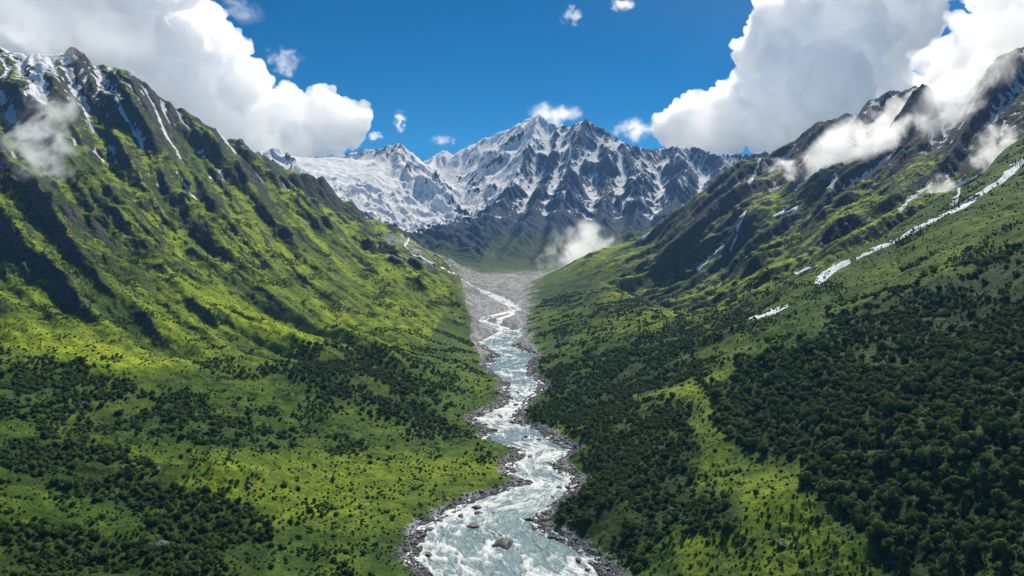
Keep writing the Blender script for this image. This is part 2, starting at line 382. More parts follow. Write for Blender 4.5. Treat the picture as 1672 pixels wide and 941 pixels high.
# snow
glac = soft_poly(wpx, wpy, [(300,160),(500,250),(640,250),(765,225),(880,180),(905,205),(870,240),(850,300),(800,330),(760,345),(700,370),(660,380),(600,350),(520,320),(440,270)], 16)
sn_t = 0.86 + 1.2 * glac + np.clip(alt - 120, -220, 250) * 0.0026
sn = sstep(-0.10, 0.16, sn_t + .02 - (SLs * .8 + SL * .25) + n2 * 0.22 + n1 * 0.35 + conc * 0.22) * far * sstep(-20, 50, alt + n1 * 60 + glac * 90)
# snow in gullies and on the near crests
nh = sstep(70, 210, alt + n1 * 50 + (PX < 260) * 10) * (1 - far)
sn2 = sstep(.25, .6, n2 * .9 + conc * 0.22 - SL * .25 + nh * .55) * nh
SL_LINES = [([(1720,215,0),(1672,262,0),(1640,292,0),(1600,318,0),(1570,338,0),(1540,352,0),(1490,378,0),(1440,403,0),(1398,422,0)], 6, 2.2, 1),
 ([(1385,427,0),(1365,438,0),(1350,450,0),(1338,459,0)], 5, 7, 1), ([(1285,500,0),(1250,515,0),(1228,521,0)], 3, 2, 0), ([(1332,432,0),(1298,446,0)], 3, 2.5, 0), ([(1592,288,0),(1566,300,0),(1560,332,0)], 5, 4, 0),
 ([(188,160,0),(215,212,0),(232,232,0)], 3, 2, 0), ([(252,180,0),(275,225,0),(290,250,0),(300,268,0)], 1.4, 1.2, 0), ([(285,280,0),(320,325,0)], .9, 1.2, 0), ([(136,175,0),(152,215,0)], 3, 2, 0), ([(355,212,0),(384,252,0)], 3, 2, 0), ([(72,110,0),(50,150,0),(72,164,0)], 8, 9, 1), ([(20,55,0),(60,90,0)], 26, 12, 1),
 ([(1216,345,0),(1196,400,0),(1165,428,0)], 2, 2, 0), ([(1365,288,0),(1356,308,0)], 4, 3, 0), ([(1075,352,0),(1052,388,0)], 6, 4, 0), ([(1520,300,0),(1480,330,0),(1470,345,0)], 3, 2, 0), ([(1240,260,0),(1225,300,0)], 3, 2, 0), ([(1590,150,0),(1560,175,0),(1540,190,0)], 4, 5, 0), ([(1180,400,0),(1140,440,0)], 1.5, 1.5, 0), ([(1300,340,0),(1262,352,0)], 3, 2, 0)]
sn3 = np.zeros(X.shape); selY = (Y > 420) & (Y < 1540)
jx = n2 * 5 + n1 * 6
for ln, w0_, w1_, solid in SL_LINES:
    bx0_ = min(p[0] for p in ln) - 40; bx1_ = max(p[0] for p in ln) + 40; by0_ = min(p[1] for p in ln) - 40; by1_ = max(p[1] for p in ln) + 40
    m_ = selY & (PX > bx0_) & (PX < bx1_) & (PY > by0_) & (PY < by1_)
    if not m_.any(): continue
    ax0, ay0 = ln[0][:2]; ax1, ay1 = ln[-1][:2]; tq = np.clip(((PX[m_] - ax0) * (ax1 - ax0) + (PY[m_] - ay0) * (ay1 - ay0)) / ((ax1 - ax0) ** 2 + (ay1 - ay0) ** 2), 0, 1)
    g_, _ = seg_dist(PX[m_] + jx[m_], PY[m_] + n2[m_] * 4, ln)
    w_ = (w0_ + (w1_ - w0_) * tq) * (1 + n2[m_] * .9) * (1 if solid else np.clip(.9 + n1[m_] * 1.5 + n2[m_], 0, 1.4))
    sn3[m_] = np.maximum(sn3[m_], 1 - sstep(w_ * .4, w_ + 1.4, g_))
streak = sstep(0.8, 1.2, conc * .45 + n1 * .9) * sstep(-10, 60, alt) * (1 - far) * .9
sleft = soft_poly(wpx, wpy, [(-400,-200),(0,40),(110,60),(90,100),(60,110),(70,150),(60,165),(40,150),(55,110),(0,80),(-400,0)], 5) * (Y > 900)
right_sn = greyright * sstep(.16, .42, n2 * .9 + conc * .2 + .1 - SL * .15) * sstep(30, 110, alt)
left_ridge = soft_poly(wpx, wpy, [(400,220),(440,230),(530,310),(640,390),(690,440),(600,400),(500,320),(420,270)], 10) * (Y > 1550) * sstep(-.2, .2, n2 + .1)
sn = sn * (1 - far * sstep(45, -30, alt + n1 * 50) * sstep(.0, .3, n2 * .8 + nA * .7 + n1 * .5) * .8)
snow = np.clip(np.maximum.reduce([sn, sn2, sn3, streak, sleft, right_sn, left_ridge]), 0, 1)
snow *= (1 - gravel * (Y < 1400))
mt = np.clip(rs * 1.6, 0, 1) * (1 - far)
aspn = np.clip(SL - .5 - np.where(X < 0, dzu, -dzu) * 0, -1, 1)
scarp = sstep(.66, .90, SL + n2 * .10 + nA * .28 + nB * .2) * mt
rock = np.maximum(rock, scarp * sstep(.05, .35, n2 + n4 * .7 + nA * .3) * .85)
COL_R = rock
forest_shade = np.maximum(forest * (.75 + .5 * n2), scarp * .9)  # forest cover, plus shade painted on the steep scarps
bright = np.maximum(bright * (1 - scarp), np.maximum(mt, sstep(400, 540, Y) * (X < -60) * .7) * sstep(.80, .48, .5 * SL + .5 * SLs + nA * .2) * np.clip(.62 + nB * 1.3 + nA * .7 + n3 * .5, 0, 1) * (1 - far))  # gentle faces painted brighter, as sunlit strips of grass

COLA = np.stack([snow, rock, gravel, np.clip(forest_shade, 0, 1)], -1).reshape(-1, 4).astype(np.float32)
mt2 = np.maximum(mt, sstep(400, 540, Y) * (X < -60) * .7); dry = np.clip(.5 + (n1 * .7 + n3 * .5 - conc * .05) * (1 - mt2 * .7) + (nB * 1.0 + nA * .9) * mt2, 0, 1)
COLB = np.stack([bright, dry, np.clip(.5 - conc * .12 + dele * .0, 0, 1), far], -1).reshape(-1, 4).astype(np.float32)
CO = np.stack([X, Y, ZZ + H0], -1).reshape(-1, 3).astype(np.float32)
print('masks', time.time() - T0)

def grid_mesh(name, cellmask, nrows, ncols, co, attrs):
    j, i = np.nonzero(cellmask)
    a = j * ncols + i
    quads = np.stack([a, a + 1, a + ncols + 1, a + ncols], -1)
    used, inv = np.unique(quads.ravel(), return_inverse=True)
    me = bpy.data.meshes.new(name)
    me.vertices.add(len(used)); me.vertices.foreach_set('co', co[used].ravel())
    nq = len(quads)
    me.loops.add(nq * 4); me.polygons.add(nq)
    me.loops.foreach_set('vertex_index', inv.astype(np.int32).ravel())
    me.polygons.foreach_set('loop_start', np.arange(0, nq * 4, 4, dtype=np.int32))
    me.update(calc_edges=True)
    me.polygons.foreach_set('use_smooth', np.ones(nq, bool))
    for k, arr in attrs.items():
        at = me.attributes.new(k, 'FLOAT_COLOR', 'POINT'); at.data.foreach_set('color', arr[used].ravel())
    me.validate()
    return me
def tag(o, label=None, cat=None, group=None, kind=None):
    if label: o['label'] = label
    if cat: o['category'] = cat
    if group: o['group'] = group
    if kind: o['kind'] = kind
    return o
def link(name, me, mat=None, parent=None):
    o = bpy.data.objects.new(name, me); C.objects.link(o)
    if mat and not me.materials: me.materials.append(mat)
    if parent: o.parent = parent
    return o

# ------------------------------------------------------------------ materials
class NT:
    def __init__(s, name):
        s.m = bpy.data.materials.new(name); s.m.use_nodes = True; s.t = s.m.node_tree; s.t.nodes.clear()
        s.out = s.t.nodes.new('ShaderNodeOutputMaterial')
    def n(s, ty, ins=None, **kw):
        nd = s.t.nodes.new(ty)
        for k, v in kw.items(): setattr(nd, k, v)
        for k, v in (ins or {}).items():
            if isinstance(v, bpy.types.NodeSocket): s.t.links.new(v, nd.inputs[k])
            else: nd.inputs[k].default_value = v
        return nd
    def math(s, op, a, b=0.0, c=None, clamp=False):
        i = {0: a, 1: b}
        if c is not None: i[2] = c
        return s.n('ShaderNodeMath', i, operation=op, use_clamp=clamp).outputs[0]
    def mix(s, f, a, b, mode='MIX'):
        nd = s.n('ShaderNodeMix', data_type='RGBA', blend_type=mode)
        for k, v in ((0, f), (6, a), (7, b)):
            if isinstance(v, bpy.types.NodeSocket): s.t.links.new(v, nd.inputs[k])
            else: nd.inputs[k].default_value = v
        return nd.outputs[2]
    def noise(s, vec, scale, detail=4, rough=.55, dist=0.0):
        return s.n('ShaderNodeTexNoise', {'Vector': vec, 'Scale': scale, 'Detail': detail, 'Roughness': rough, 'Distortion': dist}).outputs[0]
    def ramp(s, v, a, b, c=0.0, d=1.0):
        return s.n('ShaderNodeMapRange', {0: v, 1: a, 2: b, 3: c, 4: d}, interpolation_type='SMOOTHSTEP').outputs[0]
def rgb(r, g, b): return (r, g, b, 1.0)

def terrain_mat():
    t = NT('mountain_ground')
    A = t.n('ShaderNodeVertexColor', layer_name='ma'); B = t.n('ShaderNodeVertexColor', layer_name='mb')
    a = t.n('ShaderNodeSeparateColor', {0: A.outputs[0]}); b = t.n('ShaderNodeSeparateColor', {0: B.outputs[0]})
    snow, rock, gravel, forest = a.outputs[0], a.outputs[1], a.outputs[2], A.outputs[1]
    bright, dry, cav, far = b.outputs[0], b.outputs[1], b.outputs[2], B.outputs[1]
    co = t.n('ShaderNodeTexCoord').outputs['Object']
    nf = t.noise(co, 0.9, 5, .65); nm = t.noise(co, 0.16, 5, .6); nl = t.noise(co, 0.03, 4, .55)
    vo = t.n('ShaderNodeTexVoronoi', {'Vector': co, 'Scale': 0.55, 'Randomness': 1.0}, feature='F1')
    # grass
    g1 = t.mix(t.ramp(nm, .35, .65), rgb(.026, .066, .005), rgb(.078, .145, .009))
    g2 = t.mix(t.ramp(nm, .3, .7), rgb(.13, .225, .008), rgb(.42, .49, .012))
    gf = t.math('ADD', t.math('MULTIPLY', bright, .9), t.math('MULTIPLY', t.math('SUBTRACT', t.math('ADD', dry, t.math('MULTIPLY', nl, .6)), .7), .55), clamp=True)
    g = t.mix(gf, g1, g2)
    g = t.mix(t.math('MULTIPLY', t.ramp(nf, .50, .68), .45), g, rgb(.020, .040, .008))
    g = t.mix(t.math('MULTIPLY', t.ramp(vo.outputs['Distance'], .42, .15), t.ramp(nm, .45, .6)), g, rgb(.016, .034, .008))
    g = t.mix(t.math('MULTIPLY', forest, .88), g, rgb(.012, .030, .006))  # forest ground and the painted shade of the scarps
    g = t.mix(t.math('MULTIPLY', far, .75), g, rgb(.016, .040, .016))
    # rock
    st = t.n('ShaderNodeMapping', {'Vector': co, 'Scale': (1, 1, 2.6), 'Rotation': (.4, .5, .2)}).outputs[0]
    rn = t.noise(st, .22, 7, .68, .3)
    rk = t.mix(t.ramp(rn, .32, .68), rgb(.018, .018, .022), rgb(.105, .10, .102))
    rfar = t.mix(t.ramp(rn, .3, .7), rgb(.012, .026, .060), rgb(.065, .105, .185))  # far rock tinted blue: distance haze put into its colour
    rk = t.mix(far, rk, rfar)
    gr = t.mix(t.ramp(t.noise(co, 1.4, 5, .7), .35, .65), rgb(.17, .172, .175), rgb(.56, .56, .56))
    gr = t.mix(t.ramp(t.noise(t.n('ShaderNodeMapping', {'Vector': co, 'Scale': (.10, .028, .1), 'Rotation': (0, 0, .5)}).outputs[0], 1.0, 5, .62, 1.6), .42, .60), t.mix(1.0, gr, rgb(.50, .50, .52), 'MULTIPLY'), gr)
    c = t.mix(rock, g, rk)
    c = t.mix(t.math('MULTIPLY', gravel, .95), c, gr)
    sf = t.ramp(t.math('ADD', snow, t.math('MULTIPLY', t.math('SUBTRACT', nf, .5), .5)), .38, .58)
    c = t.mix(sf, c, t.mix(t.ramp(nm, .30, .62), rgb(.76, .80, .86), rgb(.92, .93, .95)))
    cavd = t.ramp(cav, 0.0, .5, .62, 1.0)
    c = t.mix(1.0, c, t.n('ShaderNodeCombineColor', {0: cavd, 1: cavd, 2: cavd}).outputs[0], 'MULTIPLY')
    bh = t.math('ADD', t.math('MULTIPLY', nf, .5), t.math('MULTIPLY', rn, t.math('MULTIPLY_ADD', rock, 3.0, .6)))
    bmp = t.n('ShaderNodeBump', {'Height': bh, 'Strength': .8, 'Distance': 1.0})
    bs = t.n('ShaderNodeBsdfPrincipled', {'Base Color': c, 'Roughness': .9, 'Normal': bmp.outputs[0], 'Specular IOR Level': .15})
    t.t.links.new(bs.outputs[0], t.out.inputs[0])
    return t.m
M_T = terrain_mat()

# ------------------------------------------------------------------ split into the parts of the land
cellY = Y[:-1, :-1]; cellX = X[:-1, :-1]; cD = D[:-1, :-1]
cg = (COLA[:, 2].reshape(X.shape)[:-1, :-1] > .5)
midx = (bank(cellY)[0] + bank(cellY)[1]) / 2
m_far = cellY > 1560
m_bed = (~m_far) & cg
m_l = (~m_far) & (~m_bed) & (cellX < midx); m_r = (~m_far) & (~m_bed) & (cellX >= midx)
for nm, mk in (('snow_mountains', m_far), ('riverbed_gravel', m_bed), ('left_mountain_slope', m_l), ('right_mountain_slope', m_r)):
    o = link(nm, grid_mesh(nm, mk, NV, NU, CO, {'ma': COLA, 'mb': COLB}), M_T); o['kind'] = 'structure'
print('terrain', time.time() - T0)
HAZE = 0.00008
# ------------------------------------------------------------------ clouds
from mathutils import Vector, Matrix
def n3(p, s, seed):                    # cheap 3-D noise: three crossed planes
    return (perlin(p[:, 0] * s + 3.1, p[:, 1] * s + p[:, 2] * s * .31, seed) + perlin(p[:, 1] * s - 7.7, p[:, 2] * s + p[:, 0] * s * .27, seed + 1) + perlin(p[:, 2] * s + 1.9, p[:, 0] * s - p[:, 1] * s * .23, seed + 2)) / 1.8
def ico_np(sub):
    import bmesh
    bm = bmesh.new(); bmesh.ops.create_icosphere(bm, subdivisions=sub, radius=1)
    v = np.array([x.co[:] for x in bm.verts]); f = np.array([[q.index for q in x.verts] for x in bm.faces]); bm.free(); return v, f
ICO = {k: ico_np(k) for k in (1, 2, 3, 4)}
def mesh_np(name, v, f):
    me = bpy.data.meshes.new(name); me.vertices.add(len(v)); me.vertices.foreach_set('co', np.asarray(v, np.float32).ravel())
    k = f.shape[1]; me.loops.add(f.size); me.polygons.add(len(f))
    me.loops.foreach_set('vertex_index', f.astype(np.int32).ravel()); me.polygons.foreach_set('loop_start', np.arange(0, f.size, k, dtype=np.int32))
    me.update(calc_edges=True); return me
def puffs(spheres, Y, depth=1.0, kids=9, gens=2, seed=0, flat=None):
    r_ = np.random.default_rng(seed); out = []
    for (px, py, r) in spheres:
        c = np.array(P(px, py, Y)) + np.array([0, (r_.random() - .5) * r / F * Y * depth, H0]); out.append((c, r / F * Y, 0))
    cur = list(out)
    for g in range(gens):
        nx_ = []
        for c, r, _ in cur:
            for k in range(kids):
                d = r_.normal(size=3); d /= np.linalg.norm(d); d[2] = abs(d[2]) * .9 + .1 * d[2] if r_.random() < .75 else d[2]
                d[1] -= .15; d /= np.linalg.norm(d)
                rr = r * (.28 + .24 * r_.random())
                nx_.append((c + d * r * (.86 + .12 * r_.random()), rr, g + 1))
        out += nx_; cur = nx_
    return out
def cloud_mesh(name, spheres, Y, vox, kids=9, gens=2, seed=0, amp=.25):
    ps = puffs(spheres, Y, 1.0, kids, gens, seed); vs_, fs_ = [], []; n = 0
    for c, r, g in ps:
        if r < vox * 1.5: continue
        v, f = ICO[3 if r > vox * 8 else 2]; vs_.append(v * r + c); fs_.append(f + n); n += len(v)
    me = mesh_np(name, np.concatenate(vs_), np.concatenate(fs_))
    o = bpy.data.objects.new(name, me); C.objects.link(o)
    m = o.modifiers.new('r', 'REMESH'); m.mode = 'VOXEL'; m.voxel_size = vox
    dg = bpy.context.evaluated_depsgraph_get(); e = o.evaluated_get(dg); m2 = bpy.data.meshes.new_from_object(e)
    o.modifiers.clear(); o.data = m2; bpy.data.meshes.remove(me)
    k = len(m2.vertices); co = np.empty(k * 3, np.float32); m2.vertices.foreach_get('co', co); co = co.reshape(-1, 3)
    no = np.empty(k * 3, np.float32); m2.vertices.foreach_get('normal', no); no = no.reshape(-1, 3)
    s = 1 / (vox * 14); d = 0
    for q in range(4):
        d = d + (1 - np.abs(n3(co, s * 2.1 ** q, 300 + q * 5 + seed)) * 2) * .55 ** q
    co2 = co + no * (d[:, None] - .9) * vox * 14 * amp
    m2.vertices.foreach_set('co', co2.ravel()); m2.update()
    m = o.modifiers.new('r', 'REMESH'); m.mode = 'VOXEL'; m.voxel_size = vox * .8
    dg = bpy.context.evaluated_depsgraph_get(); dg.update(); m3 = bpy.data.meshes.new_from_object(o.evaluated_get(dg)); o.modifiers.clear(); o.data = m3
    m3.polygons.foreach_set('use_smooth', np.ones(len(m3.polygons), bool))
    print(name, k, time.time() - T0)
    return o
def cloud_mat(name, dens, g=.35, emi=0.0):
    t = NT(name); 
    v = t.n('ShaderNodeVolumePrincipled', {'Color': (1, 1, 1, 1), 'Density': dens, 'Anisotropy': g, 'Emission Strength': emi, 'Emission Color': (.80, .88, 1, 1)})  # faint added glow stands in for light scattered many times inside
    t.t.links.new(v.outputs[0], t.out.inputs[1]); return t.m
def mist(name, px, py, Y, rx, ry, rot, dens, seed, label, scale=2.6, thr=.5, ryd=None, cat='mist', group=None, emi=.16):
    v, f = ICO[3]; me = mesh_np(name, v, f); o = link(name, me)
    o.location = Vector(P(px, py, Y)) + Vector((0, 0, H0)); k = Y / F
    o.scale = (rx * k, (ryd or (rx + ry) * .35) * k, ry * k); o.rotation_euler = (0, math.radians(rot), 0)
    t = NT(name + '_vapour')
    co = t.n('ShaderNodeTexCoord').outputs['Object']
    off = t.n('ShaderNodeMapping', {'Vector': co, 'Location': (seed * 3.7, seed * 1.3, 0), 'Scale': (1, .8, max(.35, ry / rx))}).outputs[0]
    wv = t.n('ShaderNodeTexNoise', {'Vector': off, 'Scale': scale, 'Detail': 5.0, 'Roughness': .62, 'Distortion': .8}).outputs[0]
    wn = t.n('ShaderNodeTexNoise', {'Vector': off, 'Scale': 1.5, 'Detail': 3.0, 'Roughness': .6}).outputs[1]
    ws = t.n('ShaderNodeVectorMath', {0: wn, 1: (.5, .5, .5)}, operation='SUBTRACT').outputs[0]
    wm = t.n('ShaderNodeVectorMath', {0: ws}, operation='MULTIPLY_ADD'); wm.inputs[1].default_value = (2.0, 2.0, 2.0); t.t.links.new(co, wm.inputs[2])
    ln = t.n('ShaderNodeVectorMath', {0: wm.outputs[0]}, operation='LENGTH').outputs['Value']
    lr = t.n('ShaderNodeVectorMath', {0: co}, operation='LENGTH').outputs['Value']
    fall = t.math('SUBTRACT', .85, ln)
    d = t.math('ADD', t.math('MULTIPLY_ADD', wv, 1.7, -.35), t.math('MULTIPLY', fall, .45))
    d = t.ramp(d, thr + .05, thr + .38)
    d = t.math('MULTIPLY', t.math('MULTIPLY', d, t.math('MULTIPLY', t.ramp(ln, 1.05, .35), t.ramp(lr, 1.0, .75))), dens / (rx * k))
    pv = t.n('ShaderNodeVolumePrincipled', {'Color': (1, 1, 1, 1), 'Density': d, 'Anisotropy': .6})
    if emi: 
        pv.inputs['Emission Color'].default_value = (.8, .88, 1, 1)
        t.t.links.new(t.math('MULTIPLY', d, emi), pv.inputs['Emission Strength'])  # added glow lifts the mist in place of repeated scattering
    t.t.links.new(pv.outputs[0], t.out.inputs[1]); me.materials.append(t.m)
    t.m.cycles.volume_step_rate = 1.0 if hasattr(t.m.cycles, 'volume_step_rate') else 1.0
    tag(o, label, cat, group); return o
CY = 3900
cl = cloud_mesh('cumulus_cloud', [(-160,-60,220),(20,0,150),(130,40,120),(190,-20,120),(260,20,75),(285,90,80),(325,60,45),(350,120,55),(376,92,30),(400,140,36),(330,170,70),(400,190,55),(445,185,40),(475,180,34),(520,190,36),(556,190,32),(584,200,20),(420,235,40),(480,225,40),(530,222,36),(570,222,24),(230,140,80)], CY, 5.5, 8, 2, 3)
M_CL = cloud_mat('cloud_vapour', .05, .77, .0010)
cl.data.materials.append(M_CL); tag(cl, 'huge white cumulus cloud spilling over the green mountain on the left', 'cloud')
cr = cloud_mesh('cumulus_cloud', [(1420,50,100),(1330,80,80),(1270,110,55),(1225,95,26),(1185,180,36),(1240,185,55),(1135,195,36),(1090,212,26),(1330,150,80),(1400,150,90),(1470,20,75),(1500,-50,70),(1380,-20,80),(1300,40,38),(1262,75,30),(1440,205,60),(1150,225,28),(1280,215,50),(1205,150,24),(1180,215,40),(1110,228,22)], CY, 5.5, 8, 2, 5)
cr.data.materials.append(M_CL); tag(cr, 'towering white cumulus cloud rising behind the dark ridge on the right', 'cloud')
cf = cloud_mesh('ridge_cloud', [(1590,110,55),(1535,150,40),(1490,190,30),(1560,90,30),(1640,50,60),(1700,100,90),(1640,120,60),(1455,212,20),(1620,-10,50),(1690,-20,70),(1500,100,16),(1760,60,80),(1570,170,24)], 1130, 2.6, 7, 2, 9)
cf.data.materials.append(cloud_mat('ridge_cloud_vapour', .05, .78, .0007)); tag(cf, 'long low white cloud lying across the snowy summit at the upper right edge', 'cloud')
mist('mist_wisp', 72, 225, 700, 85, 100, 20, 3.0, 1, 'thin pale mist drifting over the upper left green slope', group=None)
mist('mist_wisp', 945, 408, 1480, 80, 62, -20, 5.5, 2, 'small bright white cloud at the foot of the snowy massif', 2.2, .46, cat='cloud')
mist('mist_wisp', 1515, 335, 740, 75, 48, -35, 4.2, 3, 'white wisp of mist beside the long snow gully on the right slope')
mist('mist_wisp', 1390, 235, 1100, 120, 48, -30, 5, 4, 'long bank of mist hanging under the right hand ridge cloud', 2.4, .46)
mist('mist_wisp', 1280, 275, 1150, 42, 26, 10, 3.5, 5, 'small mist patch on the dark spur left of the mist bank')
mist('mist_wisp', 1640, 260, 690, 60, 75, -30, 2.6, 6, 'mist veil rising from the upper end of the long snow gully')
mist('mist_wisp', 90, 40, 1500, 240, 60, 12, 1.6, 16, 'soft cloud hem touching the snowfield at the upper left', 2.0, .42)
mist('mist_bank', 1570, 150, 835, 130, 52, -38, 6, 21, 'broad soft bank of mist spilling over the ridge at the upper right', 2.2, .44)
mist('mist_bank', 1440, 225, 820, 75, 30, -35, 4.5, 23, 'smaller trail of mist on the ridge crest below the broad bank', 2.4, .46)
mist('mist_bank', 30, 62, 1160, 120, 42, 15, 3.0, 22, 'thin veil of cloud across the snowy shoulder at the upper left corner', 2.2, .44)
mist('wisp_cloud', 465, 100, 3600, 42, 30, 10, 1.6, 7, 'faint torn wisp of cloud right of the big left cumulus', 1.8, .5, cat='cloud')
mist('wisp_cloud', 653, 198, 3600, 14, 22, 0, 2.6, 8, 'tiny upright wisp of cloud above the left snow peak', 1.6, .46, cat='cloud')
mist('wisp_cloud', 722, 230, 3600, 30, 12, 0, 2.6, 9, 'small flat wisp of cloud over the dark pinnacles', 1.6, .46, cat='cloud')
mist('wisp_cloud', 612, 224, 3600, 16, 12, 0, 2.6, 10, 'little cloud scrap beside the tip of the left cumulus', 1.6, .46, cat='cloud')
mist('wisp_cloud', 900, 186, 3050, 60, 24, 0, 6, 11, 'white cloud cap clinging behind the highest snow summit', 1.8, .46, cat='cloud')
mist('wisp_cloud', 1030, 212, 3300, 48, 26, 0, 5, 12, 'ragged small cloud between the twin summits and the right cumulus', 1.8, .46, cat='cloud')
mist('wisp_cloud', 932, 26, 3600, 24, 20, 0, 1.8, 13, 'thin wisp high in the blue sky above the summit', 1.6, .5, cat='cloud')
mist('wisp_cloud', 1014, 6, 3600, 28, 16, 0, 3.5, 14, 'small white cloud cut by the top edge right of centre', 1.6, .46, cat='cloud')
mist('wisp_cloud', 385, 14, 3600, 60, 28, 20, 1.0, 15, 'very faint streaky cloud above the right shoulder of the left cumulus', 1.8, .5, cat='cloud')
sc_ = bpy.context.scene
sc_.cycles.volume_bounces = 32; sc_.cycles.max_bounces = 32; sc_.cycles.diffuse_bounces = 3; sc_.cycles.glossy_bounces = 2; sc_.cycles.transmission_bounces = 2
sc_.cycles.transparent_max_bounces = 16; sc_.cycles.volume_step_rate = 2.0; sc_.cycles.volume_max_steps = 96
sc_.cycles.sample_clamp_indirect = 6.0
# ------------------------------------------------------------------ river water
NR, NCw = int(1100 * QUAL), int(150 * QUAL)
ry = np.exp(np.linspace(math.log(135), math.log(1440), NR)); L_, R_ = bank(ry)
tt = np.linspace(0, 1, NCw)
RX = (L_[:, None] - 4) + (R_ - L_ + 8)[:, None] * tt[None, :]; RY = np.repeat(ry[:, None], NCw, 1)
mid = (L_ + R_) / 2
sflow = np.concatenate([[0], np.cumsum(np.hypot(np.diff(mid), np.diff(ry)))])
S = np.repeat(sflow[:, None], NCw, 1); T = RX - mid[:, None]
wdt = (R_ - L_)[:, None] + 0 * RX
# the boulders of the bed, used both for the foam they make and for the rocks themselves
BOUL = [(820,887,2.6,.42),(700,866,1.3,.5),(688,876,1.1,.5),(716,852,.9,.5),(742,838,.8,.5),(752,842,.9,.5),(727,812,.5,.5),(780,838,.9,.6),(778,829,1.1,.5),(866,850,1.6,.7),(886,852,1.2,.6),(897,860,.8,.5),(914,797,1.0,.7),(928,797,1.0,.7),(920,764,1.3,.7),(908,760,1.1,.7),(933,762,1.1,.6),(940,770,.9,.6),(858,713,1.0,.5),(869,714,.9,.5),(880,718,.8,.5),(849,788,1.6,.6),(838,782,1.3,.6),(862,786,1.2,.6),(838,752,1.0,.6),(846,747,.9,.6),(960,885,1.2,.5),(945,915,1.0,.5),(903,812,.5,.7),(899,877,.5,.7),(917,740,.7,.5),(818,680,1.0,.6),(806,702,1.2,.5),(793,694,.8,.5),(836,690,1.0,.6),(843,661,.9,.5),(868,652,1.0,.5),(873,640,1.0,.5),(830,660,.8,.5),(829,640,1.0,.5),(845,640,.6,.5),(859,662,.8,.5),(866,745,.7,.5),(817,736,1.0,.5),(790,760,.7,.5),(806,838,.5,.5),(771,858,1.6,.25),(700,905,.8,.4),(876,618,.8,.5),(812,606,.7,.5),(770,770,.5,.5),(960,930,.8,.4),(985,932,.9,.5),(693,930,1.0,.5),(675,890,1.2,.6),(681,858,1.0,.6),(690,845,.9,.6)]
BP = []
for px, py, r, hh in BOUL:
    yb = float(Y_of_py(py)); BP.append(((px - CX) / F * yb, yb, 1.45 * r * (yb / 255) ** .35, hh))
f1 = ridged(T / 7.5 + fbm(S / 16, T / 9, 3, 200) * 1.5, S / 26, 4, 201)
f2 = ridged(T / 2.6 + fbm(S / 6, T / 4, 3, 205) * 1.3, S / 7.5, 4, 206)
wv = fbm(T / 6 + fbm(S / 9, T / 7, 2, 211) * 1.2, S / 9, 4, 210)
edge = np.minimum(T + wdt / 2, wdt / 2 - T)
rap = .52 + .5 * fbm(S / 45 + 3, T / 60, 3, 213) + .25 * np.clip((30 - wdt) / 20, 0, 1)
foam = np.clip(.62 * f1 + .50 * f2 + .35 * wv + (rap - .55) * 1.3, 0, 1.4)
for (bx0, by0, br, bh) in BP:
    dx = RX - bx0; dy = RY - by0
    m = (np.abs(dx) < br * 6) & (np.abs(dy) < br * 12)
    g = np.exp(-((np.abs(dx) - br * .9 - np.clip(-dy, 0, 99) * .25) / (br * .7)) ** 2) * np.exp(-np.clip(-dy, 0, 99) / (br * 4)) * np.exp(-np.clip(dy, 0, 99) / (br * .8))
    foam = foam + m * g * .45
foam = foam + .18 * sstep(2.5, .5, edge)
WZ = z_river(RY) + wv * .55 + (f1 - .4) * .7 + (f2 - .4) * .28 + fbm(RX / 1.6, RY / 1.6, 2, 220) * .12
fa = np.stack([np.clip(foam, 0, 1.4) / 1.4, np.clip(rap, 0, 1), np.clip(edge / 6, 0, 1), np.ones_like(foam)], -1).reshape(-1, 4).astype(np.float32)
fb = np.stack([T / 100 + .5, S / 2000, wdt * 0, np.ones_like(foam)], -1).reshape(-1, 4).astype(np.float32)
rc = np.stack([RX, RY, WZ + H0], -1).reshape(-1, 3).astype(np.float32)
t = NT('glacial_water')
A = t.n('ShaderNodeVertexColor', layer_name='ma'); a = t.n('ShaderNodeSeparateColor', {0: A.outputs[0]})
B = t.n('ShaderNodeVertexColor', layer_name='mb')
fc = t.n('ShaderNodeMapping', {'Vector': B.outputs[0], 'Scale': (100, 2000, 1)}).outputs[0]
st_ = t.n('ShaderNodeMapping', {'Vector': fc, 'Scale': (1.1, .28, 1)}).outputs[0]
nn = t.noise(st_, .9, 6, .68, 1.2); n2_ = t.noise(fc, 2.2, 4, .65, .4)
fo = t.math('ADD', a.outputs[0], t.math('ADD', t.math('MULTIPLY', t.math('SUBTRACT', nn, .5), .95), t.math('MULTIPLY', t.math('SUBTRACT', n2_, .5), .35)))
foamf = t.ramp(fo, .24, .70)
wc = t.mix(t.ramp(nn, .3, .7), rgb(.11, .185, .20), rgb(.32, .44, .44))
c = t.mix(foamf, wc, rgb(.84, .86, .84))
rg = t.math('MULTIPLY_ADD', foamf, .6, .12)
bm_ = t.n('ShaderNodeBump', {'Height': t.math('ADD', nn, t.math('MULTIPLY', n2_, .5)), 'Strength': .7, 'Distance': .5})
bs = t.n('ShaderNodeBsdfPrincipled', {'Base Color': c, 'Roughness': rg, 'Normal': bm_.outputs[0], 'IOR': 1.33})
t.t.links.new(bs.outputs[0], t.out.inputs[0])
o = link('river', grid_mesh('river', np.ones((NR - 1, NCw - 1), bool), NR, NCw, rc, {'ma': fa, 'mb': fb}), t.m); o['kind'] = 'structure'

